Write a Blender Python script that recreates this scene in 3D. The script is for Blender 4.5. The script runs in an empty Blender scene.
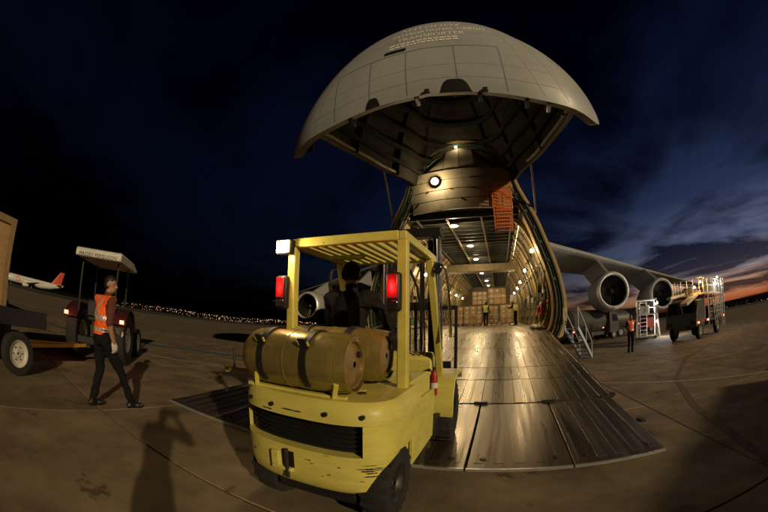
import bpy, bmesh, math, random
import numpy as np
from mathutils import Vector, Matrix, Quaternion
random.seed(7)
rad = math.radians
sc = bpy.context.scene
col = sc.collection

# ------------------------------------------------------------------ camera
CAM_H = 1.42
PITCH, ROLL = rad(12.5), rad(1.5)
cam = bpy.data.cameras.new('camera')
cam.type = 'PANO'
for tgt, kind in ((cam, 'panorama_type'), (getattr(cam, 'cycles', None), 'panorama_type')):
    try:
        setattr(tgt, kind, 'FISHEYE_EQUISOLID')
        tgt.fisheye_lens = 16.0
        tgt.fisheye_fov = rad(180)
    except Exception:
        pass
cam.sensor_width, cam.sensor_height = 36.0, 24.0
cam.clip_start, cam.clip_end = 0.05, 20000.0
cam_o = bpy.data.objects.new('camera', cam); col.objects.link(cam_o)
_U = Vector((0, -math.sin(PITCH), math.cos(PITCH))); _X = Vector((1, 0, 0)); _Z = Vector((0, math.cos(PITCH), math.sin(PITCH)))
_r = _X*math.cos(ROLL) + _U*math.sin(ROLL); _u = _U*math.cos(ROLL) - _X*math.sin(ROLL); _b = -_Z
cam_o.matrix_world = Matrix(((_r.x, _u.x, _b.x, 0), (_r.y, _u.y, _b.y, 0), (_r.z, _u.z, _b.z, CAM_H), (0, 0, 0, 1)))
sc.camera = cam_o

# ------------------------------------------------------------------ sky
SUNSET_AZ = rad(68)                      # where the sun went down, clockwise from +Y
world = bpy.data.worlds.new('World'); sc.world = world; world.use_nodes = True
N, L = world.node_tree.nodes, world.node_tree.links
N.clear()
def nd(t, **kw):
    n = N.new(t)
    for k, v in kw.items(): setattr(n, k, v)
    return n
out = nd('ShaderNodeOutputWorld'); bg = nd('ShaderNodeBackground')
sky = nd('ShaderNodeTexSky', sky_type='NISHITA'); sky.sun_disc = False
sky.sun_elevation = rad(-4.6); sky.sun_rotation = SUNSET_AZ
sky.air_density = 1.0; sky.dust_density = 2.2; sky.ozone_density = 3.0
geo = nd('ShaderNodeNewGeometry'); sep = nd('ShaderNodeSeparateXYZ')
tc = nd('ShaderNodeTexCoord')
L.new(tc.outputs['Generated'], sep.inputs[0])
def mth(op, a, b=None, c=None):
    n = nd('ShaderNodeMath', operation=op)
    for i, v in enumerate((a, b, c)):
        if v is None: continue
        if isinstance(v, (int, float)): n.inputs[i].default_value = v
        else: L.new(v, n.inputs[i])
    return n.outputs[0]
# cloud sheet seen from below: project the view direction on a flat layer
den = mth('ADD', mth('MAXIMUM', sep.outputs['Z'], 0.0), 0.10)
cx = mth('DIVIDE', sep.outputs['X'], den); cy = mth('DIVIDE', sep.outputs['Y'], den)
# rotate so that the streaks run along the horizon round the sunset
ca, sa = math.cos(rad(58)), math.sin(rad(58))
rx = mth('ADD', mth('MULTIPLY', cx, ca), mth('MULTIPLY', cy, -sa))
ry = mth('ADD', mth('MULTIPLY', cx, sa), mth('MULTIPLY', cy, ca))
cmb = nd('ShaderNodeCombineXYZ'); L.new(mth('MULTIPLY', rx, 0.42), cmb.inputs[0]); L.new(mth('MULTIPLY', ry, 0.55), cmb.inputs[1])
cmb.inputs[2].default_value = 14.4
nz = nd('ShaderNodeTexNoise'); nz.inputs['Scale'].default_value = 1.15; nz.inputs['Detail'].default_value = 9; nz.inputs['Roughness'].default_value = 0.56
nz.inputs['Distortion'].default_value = 0.35
L.new(cmb.outputs[0], nz.inputs['Vector'])
ramp = nd('ShaderNodeValToRGB'); ramp.color_ramp.elements[0].position = 0.42; ramp.color_ramp.elements[1].position = 0.55
L.new(nz.outputs[0], ramp.inputs[0])
mix = nd('ShaderNodeMix', data_type='RGBA', blend_type='MULTIPLY')
mix.inputs[0].default_value = 1.0
crgb = nd('ShaderNodeMix', data_type='RGBA')
L.new(ramp.outputs[0], crgb.inputs[0]); crgb.inputs[6].default_value = (1, 1, 1, 1); crgb.inputs[7].default_value = (0.12, 0.12, 0.16, 1)
# afterglow round the place where the sun went down
hl = mth('SQRT', mth('ADD', mth('ADD', mth('MULTIPLY', sep.outputs['X'], sep.outputs['X']), mth('MULTIPLY', sep.outputs['Y'], sep.outputs['Y'])), 1e-5))
dp = mth('DIVIDE', mth('ADD', mth('MULTIPLY', sep.outputs['X'], math.sin(SUNSET_AZ)), mth('MULTIPLY', sep.outputs['Y'], math.cos(SUNSET_AZ))), hl)
lobe = mth('MULTIPLY', mth('POWER', mth('MAXIMUM', dp, 0.0), 7.0), mth('GREATER_THAN', sep.outputs['Z'], -0.02))
gr = nd('ShaderNodeValToRGB'); L.new(mth('MAXIMUM', sep.outputs['Z'], 0.0), gr.inputs[0])
e = gr.color_ramp.elements
stops = [(0, (.30, .045, .02)), (.025, (.60, .15, .05)), (.055, (.80, .38, .20)), (.10, (.42, .32, .33)), (.17, (.13, .14, .22)), (.30, (.02, .024, .05)), (.5, (0, 0, 0))]
e[0].position = stops[0][0]; e[0].color = stops[0][1]+(1,); e[1].position = stops[-1][0]; e[1].color = stops[-1][1]+(1,)
for p_, c_ in stops[1:-1]:
    k_ = e.new(p_); k_.color = c_+(1,)
glow = nd('ShaderNodeMix', data_type='RGBA', blend_type='MULTIPLY'); glow.inputs[0].default_value = 1
L.new(gr.outputs[0], glow.inputs[6])
lc = nd('ShaderNodeCombineXYZ')
for i_ in range(3): L.new(lobe, lc.inputs[i_])
L.new(lc.outputs[0], glow.inputs[7])
SKY_S, GLOW_S = 1.0, 0.64
sk = nd('ShaderNodeMix', data_type='RGBA', blend_type='MULTIPLY'); sk.inputs[0].default_value = 1
L.new(sky.outputs[0], sk.inputs[6]); sk.inputs[7].default_value = (SKY_S*1.05, SKY_S, SKY_S*.86, 1)
gs = nd('ShaderNodeMix', data_type='RGBA', blend_type='MULTIPLY'); gs.inputs[0].default_value = 1
L.new(glow.outputs[2], gs.inputs[6]); gs.inputs[7].default_value = (GLOW_S, GLOW_S, GLOW_S, 1)
ad = nd('ShaderNodeMix', data_type='RGBA', blend_type='ADD'); ad.inputs[0].default_value = 1
L.new(sk.outputs[2], ad.inputs[6]); L.new(gs.outputs[2], ad.inputs[7])
L.new(ad.outputs[2], mix.inputs[6]); L.new(crgb.outputs[2], mix.inputs[7])
L.new(mix.outputs[2], bg.inputs[0]); bg.inputs[1].default_value = 1.0
L.new(bg.outputs[0], out.inputs[0])

# ------------------------------------------------------------------ key light: the apron floodlights behind the camera
KEY_AZ, KEY_EL = 147.0, 18.0
sun = bpy.data.lights.new('sun', 'SUN'); sun.energy = 2.0; sun.angle = rad(1.1); sun.color = (1.0, 0.77, 0.45)
sun_o = bpy.data.objects.new('sun', sun); col.objects.link(sun_o)
_d = Vector((math.sin(rad(KEY_AZ))*math.cos(rad(KEY_EL)), math.cos(rad(KEY_AZ))*math.cos(rad(KEY_EL)), math.sin(rad(KEY_EL))))
sun_o.rotation_euler = _d.to_track_quat('Z', 'Y').to_euler(); sun_o.location = (20, -30, 40)
sc.view_settings.view_transform = 'Standard'; sc.view_settings.look = 'None'
sc.view_settings.exposure = 0.0; sc.view_settings.gamma = 1.0
sc.view_settings.use_curve_mapping = False
sc.cycles.use_denoising = True
try: sc.cycles.denoiser = 'OPENIMAGEDENOISE'
except Exception: pass
sc.cycles.sample_clamp_indirect = 4.0
sc.cycles.max_bounces = 8
sc.cycles.caustics_reflective = False; sc.cycles.caustics_refractive = False

# ------------------------------------------------------------------ materials
AZ = rad(19.6)                            # heading of the aircraft's axis
ORI = (-0.204, 3.46, 0.0)                 # middle of the ramp toe
MATS = {}
def mat(name, color, rough=0.6, metal=0.0, var=0.0, scale=4.0, dark=None, dark_amt=0.0, dark_scale=8.0, bump=0.0, bump_scale=60.0, emit=None, emit_s=0.0, coat=0.0, rvar=0.0, stretch=None, spec=None, wc=False, tint=0.0, det=6):
    if name in MATS: return MATS[name]
    m = bpy.data.materials.new(name); m.use_nodes = True
    nt = m.node_tree; b = nt.nodes['Principled BSDF']
    c = tuple(color) + (1.0,)
    b.inputs['Base Color'].default_value = c
    b.inputs['Roughness'].default_value = rough; b.inputs['Metallic'].default_value = metal
    if spec is not None: b.inputs['Specular IOR Level'].default_value = spec
    if coat: b.inputs['Coat Weight'].default_value = coat; b.inputs['Coat Roughness'].default_value = 0.12
    if emit: b.inputs['Emission Color'].default_value = tuple(emit) + (1,); b.inputs['Emission Strength'].default_value = emit_s
    tcn = None
    def coord():
        nonlocal tcn
        if tcn is None:
            if wc: tcn = nt.nodes.new('ShaderNodeNewGeometry').outputs['Position']
            else: tcn = nt.nodes.new('ShaderNodeTexCoord').outputs['Object']
            if wc and stretch:
                mr_ = nt.nodes.new('ShaderNodeMapping'); mr_.inputs['Rotation'].default_value = (0, 0, AZ)
                nt.links.new(tcn, mr_.inputs[0]); tcn = mr_.outputs[0]
            if stretch:
                mp = nt.nodes.new('ShaderNodeMapping'); mp.inputs['Scale'].default_value = stretch
                nt.links.new(tcn, mp.inputs[0]); tcn = mp.outputs[0]
        return tcn
    cur = None
    if var > 0:
        n = nt.nodes.new('ShaderNodeTexNoise'); n.inputs['Scale'].default_value = scale; n.inputs['Detail'].default_value = det; n.inputs['Roughness'].default_value = .62 if det > 3 else .5
        nt.links.new(coord(), n.inputs['Vector'])
        r = nt.nodes.new('ShaderNodeValToRGB')
        lo = tuple(max(0, x*(1-var)) for x in color); hi = tuple(min(1, x*(1+var)) for x in color)
        r.color_ramp.elements[0].color = lo + (1,); r.color_ramp.elements[1].color = hi + (1,)
        r.color_ramp.elements[0].position = .3; r.color_ramp.elements[1].position = .7
        nt.links.new(n.outputs[0], r.inputs[0]); cur = r.outputs[0]
    if dark is not None:
        n = nt.nodes.new('ShaderNodeTexNoise'); n.inputs['Scale'].default_value = dark_scale; n.inputs['Detail'].default_value = 8; n.inputs['Roughness'].default_value = .7
        nt.links.new(coord(), n.inputs['Vector'])
        r = nt.nodes.new('ShaderNodeValToRGB'); r.color_ramp.elements[0].position = .5 + (0.5-dark_amt)*.5; r.color_ramp.elements[1].position = r.color_ramp.elements[0].position + .05
        nt.links.new(n.outputs[0], r.inputs[0])
        mx = nt.nodes.new('ShaderNodeMix'); mx.data_type = 'RGBA'
        nt.links.new(r.outputs[0], mx.inputs[0])
        if cur is not None: nt.links.new(cur, mx.inputs[6])
        else: mx.inputs[6].default_value = c
        mx.inputs[7].default_value = tuple(dark) + (1,); cur = mx.outputs[2]
    if tint > 0:
        oi = nt.nodes.new('ShaderNodeObjectInfo'); mr2 = nt.nodes.new('ShaderNodeMapRange'); mr2.inputs[3].default_value = 1-tint; mr2.inputs[4].default_value = 1+tint
        nt.links.new(oi.outputs['Random'], mr2.inputs[0])
        mm = nt.nodes.new('ShaderNodeMix'); mm.data_type = 'RGBA'; mm.blend_type = 'MULTIPLY'; mm.inputs[0].default_value = 1
        if cur is not None: nt.links.new(cur, mm.inputs[6])
        else: mm.inputs[6].default_value = c
        nt.links.new(mr2.outputs[0], mm.inputs[7]); cur = mm.outputs[2]
    if cur is not None: nt.links.new(cur, b.inputs['Base Color'])
    if rvar > 0:
        n = nt.nodes.new('ShaderNodeTexNoise'); n.inputs['Scale'].default_value = scale*1.7; n.inputs['Detail'].default_value = min(det, 5)
        nt.links.new(coord(), n.inputs['Vector'])
        mr = nt.nodes.new('ShaderNodeMapRange'); mr.inputs[1].default_value = .3; mr.inputs[2].default_value = .7
        mr.inputs[3].default_value = max(.03, rough-rvar); mr.inputs[4].default_value = min(1, rough+rvar)
        nt.links.new(n.outputs[0], mr.inputs[0]); nt.links.new(mr.outputs[0], b.inputs['Roughness'])
    if bump > 0:
        n = nt.nodes.new('ShaderNodeTexNoise'); n.inputs['Scale'].default_value = bump_scale; n.inputs['Detail'].default_value = 5
        nt.links.new(coord(), n.inputs['Vector'])
        bp = nt.nodes.new('ShaderNodeBump'); bp.inputs['Strength'].default_value = bump; bp.inputs['Distance'].default_value = .02
        nt.links.new(n.outputs[0], bp.inputs['Height']); nt.links.new(bp.outputs[0], b.inputs['Normal'])
    MATS[name] = m
    return m

M_conc = mat('apron_concrete', (.205, .153, .094), .80, 0, .46, 1.3, dark=(.09, .066, .042), dark_amt=.30, dark_scale=1.1, bump=.3, bump_scale=110, rvar=.12, wc=True, tint=.12)
M_conc2 = mat('apron_concrete_far', (.17, .128, .08), .85, 0, .3, .15, dark=(.08, .07, .055), dark_amt=.3, dark_scale=.06, wc=True, tint=.06)
M_joint = mat('joint_filler', (.03, .027, .022), .9)
M_grass = mat('dry_grass', (.035, .034, .018), .95, 0, .4, .02)
M_hill = mat('hill_earth', (.012, .013, .012), 1.0, spec=0)
M_white_line = mat('line_paint_white', (.42, .38, .31), .7, 0, .3, 6, dark=(.15, .13, .1), dark_amt=.35, dark_scale=14)
M_blue_line = mat('line_paint_blue', (.045, .12, .19), .7, 0, .3, 6)
M_yel = mat('forklift_yellow', (.66, .59, .14), .45, 0, .12, 4, dark=(.22, .18, .06), dark_amt=.22, dark_scale=6, bump=.05, bump_scale=90, rvar=.1, stretch=(1, 1, 3.0))
M_yel2 = mat('guard_yellow', (.66, .59, .13), .42, 0, .12, 7, dark=(.10, .08, .03), dark_amt=.22, dark_scale=16, rvar=.1)
M_blk = mat('black_paint', (.012, .012, .012), .5, 0, .3, 6, bump=.05)
M_rub = mat('tyre_rubber', (.018, .017, .016), .85, 0, .3, 10, bump=.2, bump_scale=40)
M_dmet = mat('dark_steel', (.06, .055, .05), .45, .7, .3, 8, rvar=.15)
M_chrome = mat('chrome_rod', (.6, .58, .55), .16, 1.0, .1, 5)
M_brass = mat('cylinder_paint', (.34, .26, .085), .30, .55, .25, 4, dark=(.18, .11, .04), dark_amt=.20, dark_scale=5, rvar=.12, bump=.12, bump_scale=14)
M_brassend = mat('cylinder_end_paint', (.31, .20, .085), .5, .3, .3, 6, dark=(.1, .06, .03), dark_amt=.3, dark_scale=8)
M_redlens = mat('red_lens_lit', (.3, .01, .01), .3, emit=(1.0, .03, .035), emit_s=.22)
M_redglow = mat('red_lens_centre_lit', (.6, .05, .04), .3, emit=(1.0, .07, .08), emit_s=4.5)
M_redsmall = mat('red_marker_lit', (.5, .02, .01), .3, emit=(1.0, .10, .05), emit_s=14.0)
M_amber = mat('amber_beacon_lit', (.8, .4, .05), .3, emit=(1.0, .45, .08), emit_s=30.0)
M_lampglass = mat('lamp_glass_lit', (1, .9, .7), .3, emit=(1.0, .70, .36), emit_s=2.4)
M_baylamp = mat('bay_lamp_lit', (1, .9, .7), .3, emit=(1.0, .80, .46), emit_s=35.0)
M_coolamp = mat('cool_lamp_lit', (1, 1, 1), .3, emit=(.85, .95, 1.0), emit_s=30.0)
M_skin_w = mat('aircraft_white', (.37, .385, .40), .45, 0, .10, .7, dark=(.33, .34, .345), dark_amt=.22, dark_scale=.9, rvar=.1)
M_seam = mat('skin_joint', (.31, .32, .33), .6)
M_panelgap = mat('panel_gap', (.20, .20, .20), .7)
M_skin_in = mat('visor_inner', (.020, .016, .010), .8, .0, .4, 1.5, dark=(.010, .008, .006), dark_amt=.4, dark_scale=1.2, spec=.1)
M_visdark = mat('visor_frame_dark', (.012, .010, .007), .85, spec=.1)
M_flange = mat('visor_flange', (.15, .115, .062), .6, 0, .2, 2)
M_cream = mat('hold_liner_cream', (.50, .36, .155), .5, 0, .16, 2.0, dark=(.26, .18, .07), dark_amt=.22, dark_scale=2.5, rvar=.15)
M_bulk = mat('bulkhead_beige', (.32, .27, .18), .72, 0, .16, 2.0, dark=(.20, .165, .10), dark_amt=.3, dark_scale=2.2)
M_rib = mat('hold_rib_olive', (.26, .20, .095), .55, .1, .25, 3, wc=True, tint=.14)
M_ribd = mat('hold_rib_dark', (.045, .042, .03), .6, .1, .3, 3)
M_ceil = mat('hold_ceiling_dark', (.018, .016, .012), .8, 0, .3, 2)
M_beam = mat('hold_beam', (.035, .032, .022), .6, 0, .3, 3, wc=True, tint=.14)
M_ramp = mat('ramp_metal', (.37, .30, .20), .32, .9, .24, 1.1, det=3, rvar=.09, stretch=(6, .3, 1), wc=True, tint=.14)
M_ramp2 = mat('ramp_toe_metal', (.33, .265, .19), .33, .88, .26, 1.2, det=3, rvar=.09, stretch=(6, .3, 1), wc=True, tint=.14)
M_floor = mat('hold_floor_metal', (.40, .33, .22), .42, .6, .2, 2.0, rvar=.12, wc=True, tint=.14)
M_green = mat('seal_green', (.06, .085, .05), .6, 0, .2, 6)
M_orange = mat('orange_paint', (.62, .16, .03), .5, 0, .15, 10)
M_lip = mat('intake_lip_metal', (.85, .84, .82), .38, .55, .05, 2)
M_nac = mat('nacelle_paint', (.30, .30, .29), .4, 0, .1, 1)
M_engin = mat('engine_dark', (.025, .025, .027), .5, .5)
M_card = mat('carton_brown', (.42, .255, .105), .5, 0, .15, 3, dark=(.30, .18, .07), dark_amt=.25, dark_scale=4, coat=.5, bump=.1, bump_scale=6, wc=True, tint=.14)
M_card2 = mat('carton_pale', (.50, .33, .15), .5, 0, .15, 3, coat=.5, bump=.1, bump_scale=6, wc=True, tint=.14)
M_tape = mat('wrap_white', (.62, .56, .44), .3, 0, .15, 8)
M_wood = mat('pallet_wood', (.28, .18, .085), .75, 0, .25, 6, stretch=(1, 6, 1))
M_hiv = mat('vest_orange', (.95, .13, .012), .62, 0, .08, 20, emit=(.9, .10, .01), emit_s=0.0, bump=.1, bump_scale=50)
M_hiy = mat('vest_lime', (.50, .66, .06), .6, 0, .08, 20)
M_refl = mat('reflective_tape', (.52, .50, .46), .35, .3, .1, 30)
M_skin = mat('skin', (.36, .19, .115), .55, 0, .08, 20)
M_hair = mat('hair_dark', (.012, .010, .009), .55, 0, .3, 60)
M_navy = mat('cloth_black', (.009, .009, .010), .95, 0, .3, 25, bump=.15, bump_scale=40, spec=.15)
M_maroon = mat('shirt_maroon', (.10, .022, .018), .8, 0, .2, 25, bump=.1, bump_scale=40)
M_jacket = mat('jacket_dark', (.012, .011, .011), .8, 0, .3, 12, bump=.2, bump_scale=20, spec=.2)
M_shoe = mat('shoe_black', (.012, .011, .011), .45)
M_glove = mat('glove_white', (.62, .60, .55), .7)
M_rimw = mat('wheel_rim_white', (.58, .55, .47), .5, 0, .15, 10, dark=(.2, .16, .1), dark_amt=.2, dark_scale=12)
M_tractor = mat('tractor_red', (.045, .012, .010), .45, 0, .2, 6)
M_roofw = mat('roof_white', (.60, .59, .54), .5, 0, .1, 6)
M_grey = mat('grey_paint', (.25, .25, .25), .5, 0, .15, 4)
M_bar = mat('drawbar_orange', (.52, .25, .03), .55, 0, .2, 6)
M_crate = mat('crate_plywood', (.40, .26, .12), .7, 0, .2, 4, stretch=(1, 1, 5))
M_rail = mat('aluminium_rail', (.62, .62, .60), .35, .7, .1, 6)
M_truckw = mat('truck_white', (.50, .49, .46), .45, 0, .1, 3)
M_truckd = mat('truck_dark', (.05, .05, .052), .5, 0, .2, 4)
M_redp = mat('red_paint', (.34, .022, .018), .4, 0, .15, 6)
M_bluep = mat('step_blue', (.34, .44, .64), .5, 0, .1, 5)
M_white = mat('white_paint', (.66, .65, .62), .5, 0, .08, 5)
M_black_txt = mat('lettering_black', (.02, .02, .02), .6)
M_txt = mat('lettering_pale', (.95, .94, .90), .7)
M_tyremark = mat('tyre_mark', (.115, .086, .055), .85, 0, .35, 3)
M_glass = mat('dark_glass', (.015, .017, .02), .08, 0, spec=.6)
M_sack = mat('sack_white', (.62, .57, .46), .7, 0, .1, 8, bump=.3, bump_scale=12)
M_city_w = mat('city_lamp_warm', (1, .6, .3), .5, emit=(1.0, .45, .20), emit_s=2.2)
M_city_c = mat('city_lamp_cool', (1, 1, 1), .5, emit=(1.0, .85, .7), emit_s=2.0)
M_air = mat('airliner_white', (.66, .65, .63), .4)
M_airtail = mat('airliner_tail_red', (.55, .075, .03), .45)

def hot_lens(m, lo, hi, p=2.0):
    # a lit lens: the bulb behind it makes its middle brightest
    nt = m.node_tree; b = nt.nodes['Principled BSDF']
    t = nt.nodes.new('ShaderNodeTexCoord'); mp = nt.nodes.new('ShaderNodeMapping'); mp.inputs['Location'].default_value = (-1, -1, -1); mp.inputs['Scale'].default_value = (2, 2, 2)
    mp.inputs['Location'].default_value = (-1, 0, -1); mp.inputs['Scale'].default_value = (2, 0, 2)
    g = nt.nodes.new('ShaderNodeTexGradient'); g.gradient_type = 'SPHERICAL'
    pw = nt.nodes.new('ShaderNodeMath'); pw.operation = 'POWER'; pw.inputs[1].default_value = p
    mr = nt.nodes.new('ShaderNodeMapRange'); mr.inputs[3].default_value = lo; mr.inputs[4].default_value = hi
    nt.links.new(t.outputs['Generated'], mp.inputs[0]); nt.links.new(mp.outputs[0], g.inputs[0]); nt.links.new(g.outputs['Fac'], pw.inputs[0]); nt.links.new(pw.outputs[0], mr.inputs[0])
    nt.links.new(mr.outputs[0], b.inputs['Emission Strength'])
hot_lens(M_redlens, .05, 3.2, 3.2)
hot_lens(M_lampglass, .45, 7.0, 1.2)
# ------------------------------------------------------------------ mesh helpers
def V(*a): return np.array(a, float)
class MB:
    def __init__(s): s.v = []; s.f = []
    def add(s, vs, fs):
        o = len(s.v); s.v += [tuple(map(float, p)) for p in vs]; s.f += [tuple(i+o for i in f) for f in fs]; return s
    def box(s, c, d, R=None):
        c = V(*c); h = V(*d)/2
        vs = [V(x, y, z)*h for x in (-1, 1) for y in (-1, 1) for z in (-1, 1)]
        if R is not None: vs = [np.array(R @ Vector(p)) for p in vs]
        return s.add([c+p for p in vs], [(0, 1, 3, 2), (4, 6, 7, 5), (0, 4, 5, 1), (2, 3, 7, 6), (0, 2, 6, 4), (1, 5, 7, 3)])
    def b2(s, a, b):
        a = V(*a); b = V(*b); return s.box((a+b)/2, abs(b-a))
    def frame(s, p0, p1, up=(0, 0, 1)):
        d = V(*p1)-V(*p0); d = d/np.linalg.norm(d); up = V(*up)
        if abs(d@up) > .97: up = V(0, 1, 0) if abs(d[1]) < .9 else V(1, 0, 0)
        x = np.cross(d, up); x /= np.linalg.norm(x); return d, x, np.cross(x, d)
    def beam(s, p0, p1, w, h, up=(0, 0, 1)):
        d, x, y = s.frame(p0, p1, up); p0 = V(*p0); p1 = V(*p1); vs = []
        for p in (p0, p1):
            for a, b in ((-1, -1), (1, -1), (1, 1), (-1, 1)): vs.append(p + x*a*w/2 + y*b*h/2)
        return s.add(vs, [(3, 2, 1, 0), (4, 5, 6, 7), (0, 1, 5, 4), (1, 2, 6, 5), (2, 3, 7, 6), (3, 0, 4, 7)])
    def cyl(s, p0, p1, r0, r1=None, n=16, caps=True):
        r1 = r0 if r1 is None else r1
        d, x, y = s.frame(p0, p1)
        rings = []
        for p, r in ((V(*p0), r0), (V(*p1), r1)):
            rings.append([p + (x*math.cos(2*math.pi*i/n) + y*math.sin(2*math.pi*i/n))*r for i in range(n)])
        return s.loft(rings, caps, caps)
    def loft(s, rings, cap0=False, cap1=False, closed=True):
        n = len(rings[0]); vs = [p for r in rings for p in r]; fs = []
        for i in range(len(rings)-1):
            for j in range(n if closed else n-1):
                k = (j+1) % n
                fs.append((i*n+j, i*n+k, (i+1)*n+k, (i+1)*n+j))
        if cap0: fs.append(tuple(range(n))[::-1])
        if cap1: fs.append(tuple((len(rings)-1)*n+j for j in range(n)))
        return s.add(vs, fs)
    def lathe(s, prof, o, axis, n=24, cap0=False, cap1=False):   # prof: (dist along axis, radius)
        d, x, y = s.frame(o, V(*o)+V(*axis)); o = V(*o)
        return s.loft([[o + d*a + (x*math.cos(2*math.pi*i/n) + y*math.sin(2*math.pi*i/n))*max(r, 1e-4) for i in range(n)] for a, r in prof], cap0, cap1)
    def tube(s, pts, r, n=8, caps=True):
        P = [V(*p) for p in pts]; rings = []; x = None
        for i, p in enumerate(P):
            d = P[min(i+1, len(P)-1)] - P[max(i-1, 0)]; d = d/np.linalg.norm(d)
            if x is None: _, x, _ = s.frame(p, p+d)
            x = x - d*(x@d); x /= np.linalg.norm(x); y = np.cross(d, x)
            rr = r[i] if hasattr(r, '__len__') else r
            rings.append([p + (x*math.cos(2*math.pi*k/n) + y*math.sin(2*math.pi*k/n))*rr for k in range(n)])
        return s.loft(rings, caps, caps)
    def ell(s, c, r, nu=16, nv=10, R=None):
        rings = []
        for i in range(nv+1):
            a = math.pi*i/nv
            ring = []
            for k in range(nu):
                p = V(r[0]*math.sin(max(a, .001) if i < nv else math.pi-.001)*math.cos(2*math.pi*k/nu), r[1]*math.sin(max(a, .001) if i < nv else math.pi-.001)*math.sin(2*math.pi*k/nu), r[2]*math.cos(a))
                if R is not None: p = np.array(R @ Vector(p))
                ring.append(V(*c)+p)
            rings.append(ring)
        return s.loft(rings, True, True)
    def prism(s, poly, off):
        off = V(*off); a = [V(*p) for p in poly]; return s.loft([a, [p+off for p in a]], True, True)
    def build(s, name, m, parent=None, smooth=35, bevel=0, seg=2):
        me = bpy.data.meshes.new(name); me.from_pydata(s.v, [], s.f); me.update()
        bm = bmesh.new(); bm.from_mesh(me); bmesh.ops.recalc_face_normals(bm, faces=bm.faces[:]); bm.to_mesh(me); bm.free()
        if smooth: me.shade_smooth(); me.set_sharp_from_angle(angle=rad(smooth))
        me.materials.append(m)
        o = bpy.data.objects.new(name, me); col.objects.link(o)
        if parent is not None: o.parent = parent
        if bevel:
            b = o.modifiers.new('bevel', 'BEVEL'); b.width = bevel; b.segments = seg; b.limit_method = 'ANGLE'; b.angle_limit = rad(40)
        return o
def tag(o, label, cat, group=None):
    o['label'] = label; o['category'] = cat
    if group: o['group'] = group
    return o
def struct(o): o['kind'] = 'structure'; return o
def thing(name, label, cat, loc=(0, 0, 0), az=0.0, group=None, pitch=0.0):
    o = bpy.data.objects.new(name, None); col.objects.link(o); o.empty_display_size = .3
    o.location = loc; o.rotation_euler = (pitch, 0, -az)
    return tag(o, label, cat, group)
def inst(src, parent, loc, name=None, rot=None):
    o = bpy.data.objects.new(name or src.name.split('.')[0], src.data); col.objects.link(o); o.parent = parent; o.location = loc
    if rot: o.rotation_euler = rot
    for md in src.modifiers:
        n = o.modifiers.new(md.name, md.type)
        if md.type == 'BEVEL': n.width = md.width; n.segments = md.segments; n.limit_method = md.limit_method; n.angle_limit = md.angle_limit
    return o
def point(name, loc, power, color=(1, .78, .46), size=.08, parent=None):
    l = bpy.data.lights.new(name, 'POINT'); l.energy = power; l.color = color; l.shadow_soft_size = size
    o = bpy.data.objects.new(name, l); col.objects.link(o); o.location = loc
    if parent is not None: o.parent = parent
    return o
def cr(pts, n):
    P = [np.array(q, float) for q in pts]; P = [2*P[0]-P[1]]+P+[2*P[-1]-P[-2]]; o = []
    for i in range(1, len(P)-2):
        for k in range(n):
            t = k/n; a, b, c, d = P[i-1:i+3]
            o.append(.5*(2*b+(c-a)*t+(2*a-5*b+4*c-d)*t*t+(3*b-a-3*c+d)*t**3))
    o.append(P[-2]); return np.array(o)
def islands(vs, fs):
    par = list(range(len(vs)))
    def find(a):
        while par[a] != a: par[a] = par[par[a]]; a = par[a]
        return a
    for f in fs:
        for q in f[1:]: par[find(f[0])] = find(q)
    gr_ = {}
    for f in fs: gr_.setdefault(find(f[0]), []).append(f)
    out_ = []
    for k, ff in gr_.items():
        used = sorted({v for f in ff for v in f}); mp = {v: i for i, v in enumerate(used)}
        out_.append(([vs[v] for v in used], [tuple(mp[v] for v in f) for f in ff]))
    return out_
def text_mesh(txt, size, spacing=1.0):
    c = bpy.data.curves.new('txt', 'FONT'); c.body = txt; c.size = size; c.align_x = 'CENTER'; c.space_character = spacing; c.resolution_u = 3
    o = bpy.data.objects.new('txt', c); col.objects.link(o)
    dg = bpy.context.evaluated_depsgraph_get(); me = o.evaluated_get(dg).to_mesh()
    vs = [tuple(v.co) for v in me.vertices]; fs = [tuple(p.vertices) for p in me.polygons]
    bpy.data.objects.remove(o); bpy.data.curves.remove(c)
    return vs, fs

# ================================================================== the setting
m = MB(); n = 96
m.add([(6000*math.cos(2*math.pi*i/n), 6000*math.sin(2*math.pi*i/n), -.07) for i in range(n)], [tuple(range(n))])
struct(m.build('ground', M_grass, smooth=0))
apron = MB().add([(-150, -90, -.03), (170, -90, -.03), (170, 170, -.03), (-150, 170, -.03)], [(0, 1, 2, 3)]).build('apron', M_conc2, smooth=0); struct(apron)
apron.location = ORI; apron.rotation_euler = (0, 0, -AZ)
# slabs near the camera, one piece each, laid parallel to the aircraft
bed = MB().add([(-20.5, -8.4, -.014), (25, -8.4, -.014), (25, 26.6, -.014), (-20.5, 26.6, -.014)], [(0, 1, 2, 3)]).build('joint_bed', M_joint, apron, smooth=0)
sl = None
for i in range(-6, 7):
    for j in range(-2, 8):
        p = (.45+3.5*i+1.75, -1.43+3.5*j+1.75, -.02)
        if sl is None:
            sl = MB().box((0, 0, 0), (3.478, 3.478, .04)).build('concrete_slab', M_conc, apron, bevel=.006, seg=1); sl.location = p
        else:
            inst(sl, apron, p)
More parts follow.
